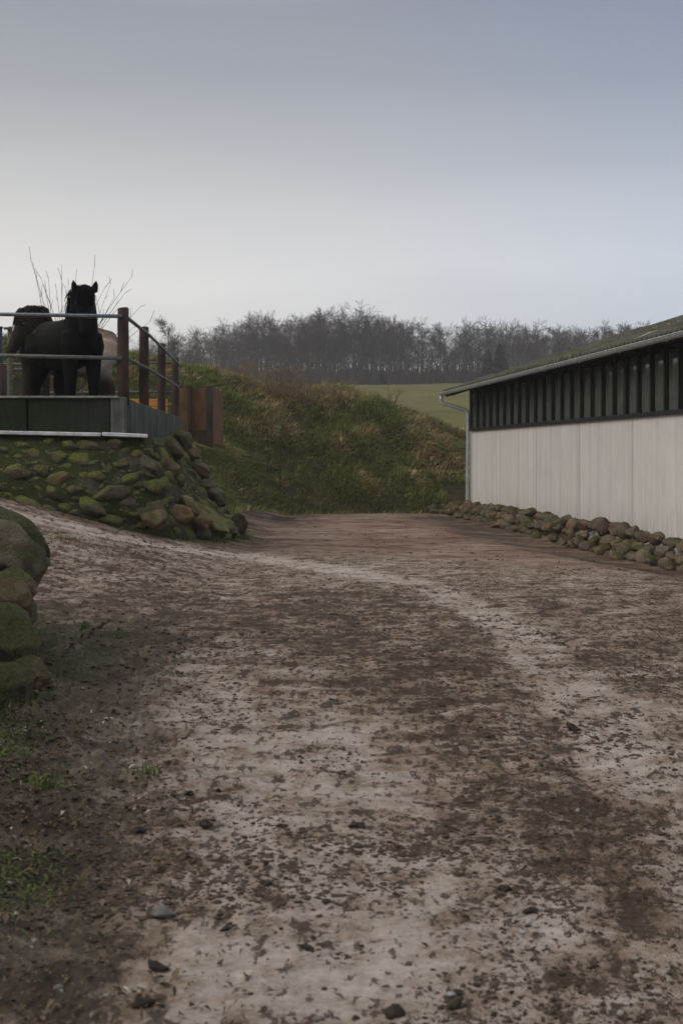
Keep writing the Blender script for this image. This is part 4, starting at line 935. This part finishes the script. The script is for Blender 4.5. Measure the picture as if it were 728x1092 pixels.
# ------------------------------------------------------------------ horses
def remeshed(name,mb,vox=.016,it=6):
    me=mb.mesh(name); o=bpy.data.objects.new(name,me); COL.objects.link(o)
    md=o.modifiers.new('r','REMESH'); md.mode='VOXEL'; md.voxel_size=vox
    sm=o.modifiers.new('s','SMOOTH'); sm.factor=.5; sm.iterations=it
    dg=bpy.context.evaluated_depsgraph_get(); dg.update(); me2=bpy.data.meshes.new_from_object(o.evaluated_get(dg)); bpy.data.objects.remove(o); me2.name=name; me2.shade_smooth(); return me2
def horse(loc,heading,neck_pts,neck_r,poll,hyaw,hpitch,coat,hair,label,earspread=.1,legs=None,hs=1.0,wide=1.0,ear=1.0,scl=1.13):
    root=empty('horse',loc,heading); tag(root,label,'horse')
    m=MB(); Yv=(0,1,0)
    T=[(.62,1.02,.06,.08),(.56,1.0,.17,.20),(.42,1.02,.235,.29),(.20,.98,.28,.33),(-.05,.96,.31,.34),(-.30,.98,.30,.325),(-.50,1.05,.28,.275),(-.66,1.06,.22,.22),(-.75,1.04,.11,.13)]
    m.tube([(x,0,z) for x,z,_,_ in T],[(ry*wide,rz) for _,_,ry,rz in T],20,side=Yv)
    m.tube([(.50,0,1.10),(.36,0,1.2),(.2,0,1.22),(0,0,1.18)],[(.10,.14),(.11,.14),(.10,.12),(.08,.08)],14,side=Yv)   # withers
    for sx in (1,-1):
        lf,lh=(legs or ((0,0),(0,0)))[0 if sx>0 else 1]
        m.tube([(.42,.13*sx,1.08),(.44,.15*sx,.92),(.41+lf*.2,.15*sx,.74),(.42+lf*.6,.145*sx,.47),(.42+lf*.65,.145*sx,.42),(.41+lf*.9,.145*sx,.20),(.42+lf,.145*sx,.12),(.45+lf,.145*sx,.05),(.46+lf,.145*sx,0)],[.13,.135,.105,.074,.074,.056,.062,.066,.070],14)
        m.tube([(-.50,.14*sx,1.10),(-.46,.165*sx,.92),(-.42+lh*.2,.16*sx,.76),(-.53+lh*.5,.15*sx,.60),(-.62+lh*.7,.145*sx,.47),(-.61+lh*.8,.145*sx,.40),(-.585+lh,.145*sx,.2),(-.57+lh,.145*sx,.12),(-.53+lh,.145*sx,.05),(-.52+lh,.145*sx,0)],[.19,.20,.17,.11,.082,.072,.060,.066,.068,.070],14)
    # neck
    m.tube(neck_pts,neck_r,18,side=Yv if abs(neck_pts[-1][1])<.12 else None)
    p=Vector(poll); f=Vector((math.cos(hyaw)*math.cos(hpitch),math.sin(hyaw)*math.cos(hpitch),-math.sin(hpitch))); sd=Vector((-math.sin(hyaw),math.cos(hyaw),0)); up=sd.cross(f)*-1
    if up.z<0: up=-up
    hp=[(-.07,.0,.07,.08),(.0,.0,.105,.12),(.10,-.015,.115,.135),(.20,-.02,.10,.115),(.32,-.015,.078,.085),(.42,-.01,.066,.066),(.50,-.012,.058,.058),(.54,-.015,.036,.036)]
    m.tube([p+f*a*hs+up*b for a,b,_,_ in hp],[(rx*hs,ry*hs) for _,_,rx,ry in hp],16,side=sd)
    for s in (1,-1):
        b0=p+sd*s*earspread+up*.06-f*.01; e1=b0+up*.01+Vector((0,0,.055*ear))+sd*s*.015; e2=e1+Vector((0,0,.065*ear))+sd*s*.012
        m.tube([b0-Vector((0,0,.03)),e1,e2],[.045,.038,.006],10)
    root.scale=(scl,)*3
    body=link('body',remeshed('body',m),coat,root)
    # eyes, mane, forelock, tail, hooves
    for s in (1,-1):
        e=MB(); c=p+f*.16*hs+sd*s*.100*hs+up*.03; e.tube([c-sd*s*.015,c,c+sd*s*.012],[.018,.02,.008],10); e.build('eye',M['eye'],root,True)
    def strands(name,starts,dirs,ln,n,wd,parent=root,wave=.03):
        V=[];Q=[]; rr=random.Random(len(name))
        for i in range(n):
            k=rr.random()*(len(starts)-1); j=int(k); t=k-j; s0=Vector(starts[j]).lerp(Vector(starts[j+1]),t); d0=Vector(rr.choice(dirs)); l=ln*rr.uniform(.6,1.1); sdv=Vector((rr.gauss(0,1),rr.gauss(0,1),0)).normalized()
            pp=s0+Vector((rr.gauss(0,.012),rr.gauss(0,.012),rr.gauss(0,.01))); base=len(V); seg=6
            for q in range(seg+1):
                tt=q/seg; w=wd*(1-tt*.75); V+= [pp-sdv*w,pp+sdv*w]; dd=(d0*(1-tt)+Vector((0,0,-1))*(tt*1.6+.15)).normalized(); pp=pp+dd*l/seg+Vector((rr.gauss(0,wave*.2),rr.gauss(0,wave*.2),0))
            for q in range(seg): b_=base+2*q; Q.append([b_,b_+1,b_+3,b_+2])
        me=np_mesh(name,np.array([v[:] for v in V]),np.array(Q)); return link(name,me,hair,parent)
    crest=[Vector(neck_pts[i])+Vector((-.75*(neck_r[i][1] if hasattr(neck_r[i],'__len__') else neck_r[i])*(.9),0,.35*(neck_r[i][1]))) for i in range(1,len(neck_pts))]+[p-f*.05+up*.09]
    strands('mane',crest,[(0,1,.25),(0,-1,.25),(-.3,.8,.3),(-.3,-.8,.3)],.22,900,.010)
    strands('forelock',[p+up*.10-sd*.05,p+up*.11,p+up*.10+sd*.05],[tuple(f*.6+up*.35+sd*.35),tuple(f*.6+up*.35-sd*.35),tuple(f+up*.3)],.24,260,.008)
    strands('tail',[(-.74,-.03,1.16),(-.77,0,1.13),(-.74,.03,1.16)],[(-.35,0,-.8),(-.3,.12,-.8),(-.3,-.12,-.8)],.62,300,.011)
    for sx in (1,-1):
        lf,lh=(legs or ((0,0),(0,0)))[0 if sx>0 else 1]
        for x in (.46+lf,-.52+lh):
            h=MB(); h.tube([(x+.01,.145*sx,-.01),(x-.005,.145*sx,.035),(x-.02,.145*sx,.075)],[.070,.064,.054],14); h.build('hoof',M['hoof'],root,True)
    return root
M['eye']=simple('dark_eye',(.01,.008,.006),(.015,.01,.008),5,.15,0,spec=.6)
M['hoof']=simple('hoof_horn',(.02,.017,.014),(.05,.04,.03),12,.6,.1,.003)
M['black']=simple('black_coat',(.0028,.0026,.0028),(.007,.0064,.006),14,.65,.3,.01,kind='Object',spec=.05)
M['blackhair']=simple('black_hair',(.003,.0028,.0028),(.008,.007,.0065),14,.8,0,kind='Object',spec=.05)
def dun():
    m,nt,b=newmat('dun_coat'); v=coords(nt,'Object'); sx=N(nt,'ShaderNodeSeparateXYZ'); L(nt,v,sx.inputs[0])
    n=noise(nt,4,6,.7,v); n2=noise(nt,30,4,.7,v)
    z=math_(nt,'ADD',sx.outputs['Z'],mrange(nt,n,.3,.7,-.06,.06))
    col=ramp(nt,z,[(.0,(.02,.014,.012)),(.55,(.035,.024,.02)),(.74,(.33,.285,.24)),(.95,(.46,.36,.30)),(1.0,(.42,.31,.24))])
    back=mrange(nt,z,1.12,1.26,0,1); col=mix(nt,back,col,(.075,.038,.024))
    front=mrange(nt,sx.outputs['X'],.15,.5,0,1); col=mix(nt,front,col,(.012,.009,.008))
    fl=mrange(nt,sx.outputs['X'],-.58,-.7,0,.75); col=mix(nt,fl,col,(.07,.04,.028))
    col=mix(nt,mrange(nt,n2,.35,.65,0,.3),col,(.10,.075,.06)); L(nt,col,b.inputs['Base Color']); b.inputs['Roughness'].default_value=.85; b.inputs['Specular IOR Level'].default_value=.1
    bump(nt,b,n2,.3,.01); return m
M['dun']=dun()
M['brownhair']=simple('brown_black_hair',(.008,.005,.004),(.13,.06,.03),5,.8,0,kind='Object',lo=.45,hi=.75,spec=.1)
FL=1.83
# black horse, three quarter view, neck raised, looking at the camera
horse((-3.94,18.90,FL),math.radians(-53),
 [(.34,0,1.04),(.47,-.02,1.20),(.55,-.05,1.34),(.59,-.07,1.45),(.61,-.08,1.56)],[(.21,.29),(.19,.235),(.165,.20),(.15,.165),(.14,.15)],
 (.635,-.07,1.565),math.radians(-25),math.radians(66),M['black'],M['blackhair'],'black horse with raised head looking at the camera from behind the rails',.115,legs=((.05,.10),(-.03,-.08)),hs=1.08,wide=1.0)
# dun horse behind, facing left
horse((-4.36,20.75,FL),math.radians(180+38),
 [(.32,0,1.06),(.42,0,1.22),(.47,.03,1.34),(.50,.06,1.42),(.51,.08,1.46)],[(.19,.28),(.17,.25),(.15,.22),(.14,.19),(.14,.16)],
 (.54,.10,1.42),math.radians(-8),math.radians(62),M['dun'],M['brownhair'],'brown dun horse with black head standing behind the black one and facing left',.08,legs=((-.08,.06),(.06,-.06)),hs=1.12,ear=.5,scl=1.2)
# ------------------------------------------------------------------ air
def haze():
    m=bpy.data.materials.new('haze'); m.use_nodes=True; nt=m.node_tree; nt.nodes.clear(); o=nt.nodes.new('ShaderNodeOutputMaterial'); p=nt.nodes.new('ShaderNodeVolumePrincipled'); p.inputs['Color'].default_value=(.92,.92,.93,1); p.inputs['Density'].default_value=.0007; p.inputs['Anisotropy'].default_value=.0
    nt.links.new(p.outputs[0],o.inputs['Volume'])
    mb=MB(); mb.box((0,155,18),(1100,420,42)); ob=mb.build('haze',m); tag(ob,kind='stuff',label='thin winter haze hanging in the air',cat='haze')
HAZE=True
if HAZE: haze()
# ------------------------------------------------------------------ light
w=bpy.data.worlds.new('World'); S.world=w; w.use_nodes=True; nt=w.node_tree; nt.nodes.clear()
out_=nt.nodes.new('ShaderNodeOutputWorld'); bg=nt.nodes.new('ShaderNodeBackground'); bg.inputs['Strength'].default_value=.13
SUN_EL,SUN_AZ=math.radians(30),math.radians(-115)   # azimuth measured from +Y toward +X
sky=nt.nodes.new('ShaderNodeTexSky'); sky.sky_type='NISHITA'; sky.sun_disc=False; sky.sun_elevation=SUN_EL; sky.sun_rotation=SUN_AZ
tc=nt.nodes.new('ShaderNodeTexCoord'); sp=nt.nodes.new('ShaderNodeSeparateXYZ'); L(nt,tc.outputs['Generated'],sp.inputs[0])
mp=nt.nodes.new('ShaderNodeMapping'); mp.inputs['Scale'].default_value=(1.3,1.3,7); L(nt,tc.outputs['Generated'],mp.inputs['Vector'])
cn=noise(nt,1.3,5,.55,mp.outputs['Vector'],.3)
el=math_(nt,'ADD',sp.outputs['Z'],mrange(nt,cn,.3,.7,-.022,.022))
cloud=ramp(nt,el,[(.0,(3.9,3.85,3.85)),(.10,(4.15,4.15,4.2)),(.15,(4.75,4.72,4.75)),(.19,(4.15,4.15,4.25)),(.225,(3.3,3.36,3.55)),(.28,(2.4,2.52,2.82)),(.345,(1.9,2.03,2.4)),(.6,(5.2,5.2,5.2)),(1.0,(9.0,8.8,8.4))])
lr=mrange(nt,sp.outputs['X'],-.30,.30,0,1)
cloud=mix(nt,1.0,cloud,ramp(nt,lr,[(0,(1.08,1.06,1.0)),(.5,(1.0,1.0,1.01)),(1,(.82,.90,1.03))]),'MULTIPLY')
cloud=mix(nt,1.0,cloud,ramp(nt,cn,[(.3,(.91,.915,.93)),(.7,(1.09,1.085,1.07))]),'MULTIPLY')
L(nt,mix(nt,.96,sky.outputs['Color'],cloud),bg.inputs['Color']); L(nt,bg.outputs[0],out_.inputs['Surface'])
sun=bpy.data.lights.new('sun','SUN'); sun.energy=.8; sun.angle=math.radians(25); sun.color=(1,.93,.84); so=bpy.data.objects.new('sun',sun); COL.objects.link(so)
dirv=Vector((math.sin(SUN_AZ)*math.cos(SUN_EL),math.cos(SUN_AZ)*math.cos(SUN_EL),math.sin(SUN_EL))); so.rotation_euler=(-dirv).to_track_quat('-Z','Y').to_euler()
# ------------------------------------------------------------------ camera
cam=bpy.data.cameras.new('camera'); co=bpy.data.objects.new('camera',cam); COL.objects.link(co); S.camera=co
co.location=(0,0,H); co.rotation_euler=(math.radians(90),0,0); cam.sensor_fit='VERTICAL'; cam.sensor_height=22.2; cam.sensor_width=14.8; cam.lens=F/1092*22.2
cam.shift_y=(HY-546)/1092; cam.clip_end=3000; cam.clip_start=.05
cam.dof.use_dof=True; cam.dof.focus_distance=19; cam.dof.aperture_fstop=4.5
S.view_settings.view_transform='Standard'; S.view_settings.look='None'; S.view_settings.gamma=1; S.view_settings.exposure=.25
S.render.resolution_x=682; S.render.resolution_y=1024
S.cycles.volume_bounces=0; S.cycles.volume_step_rate=4
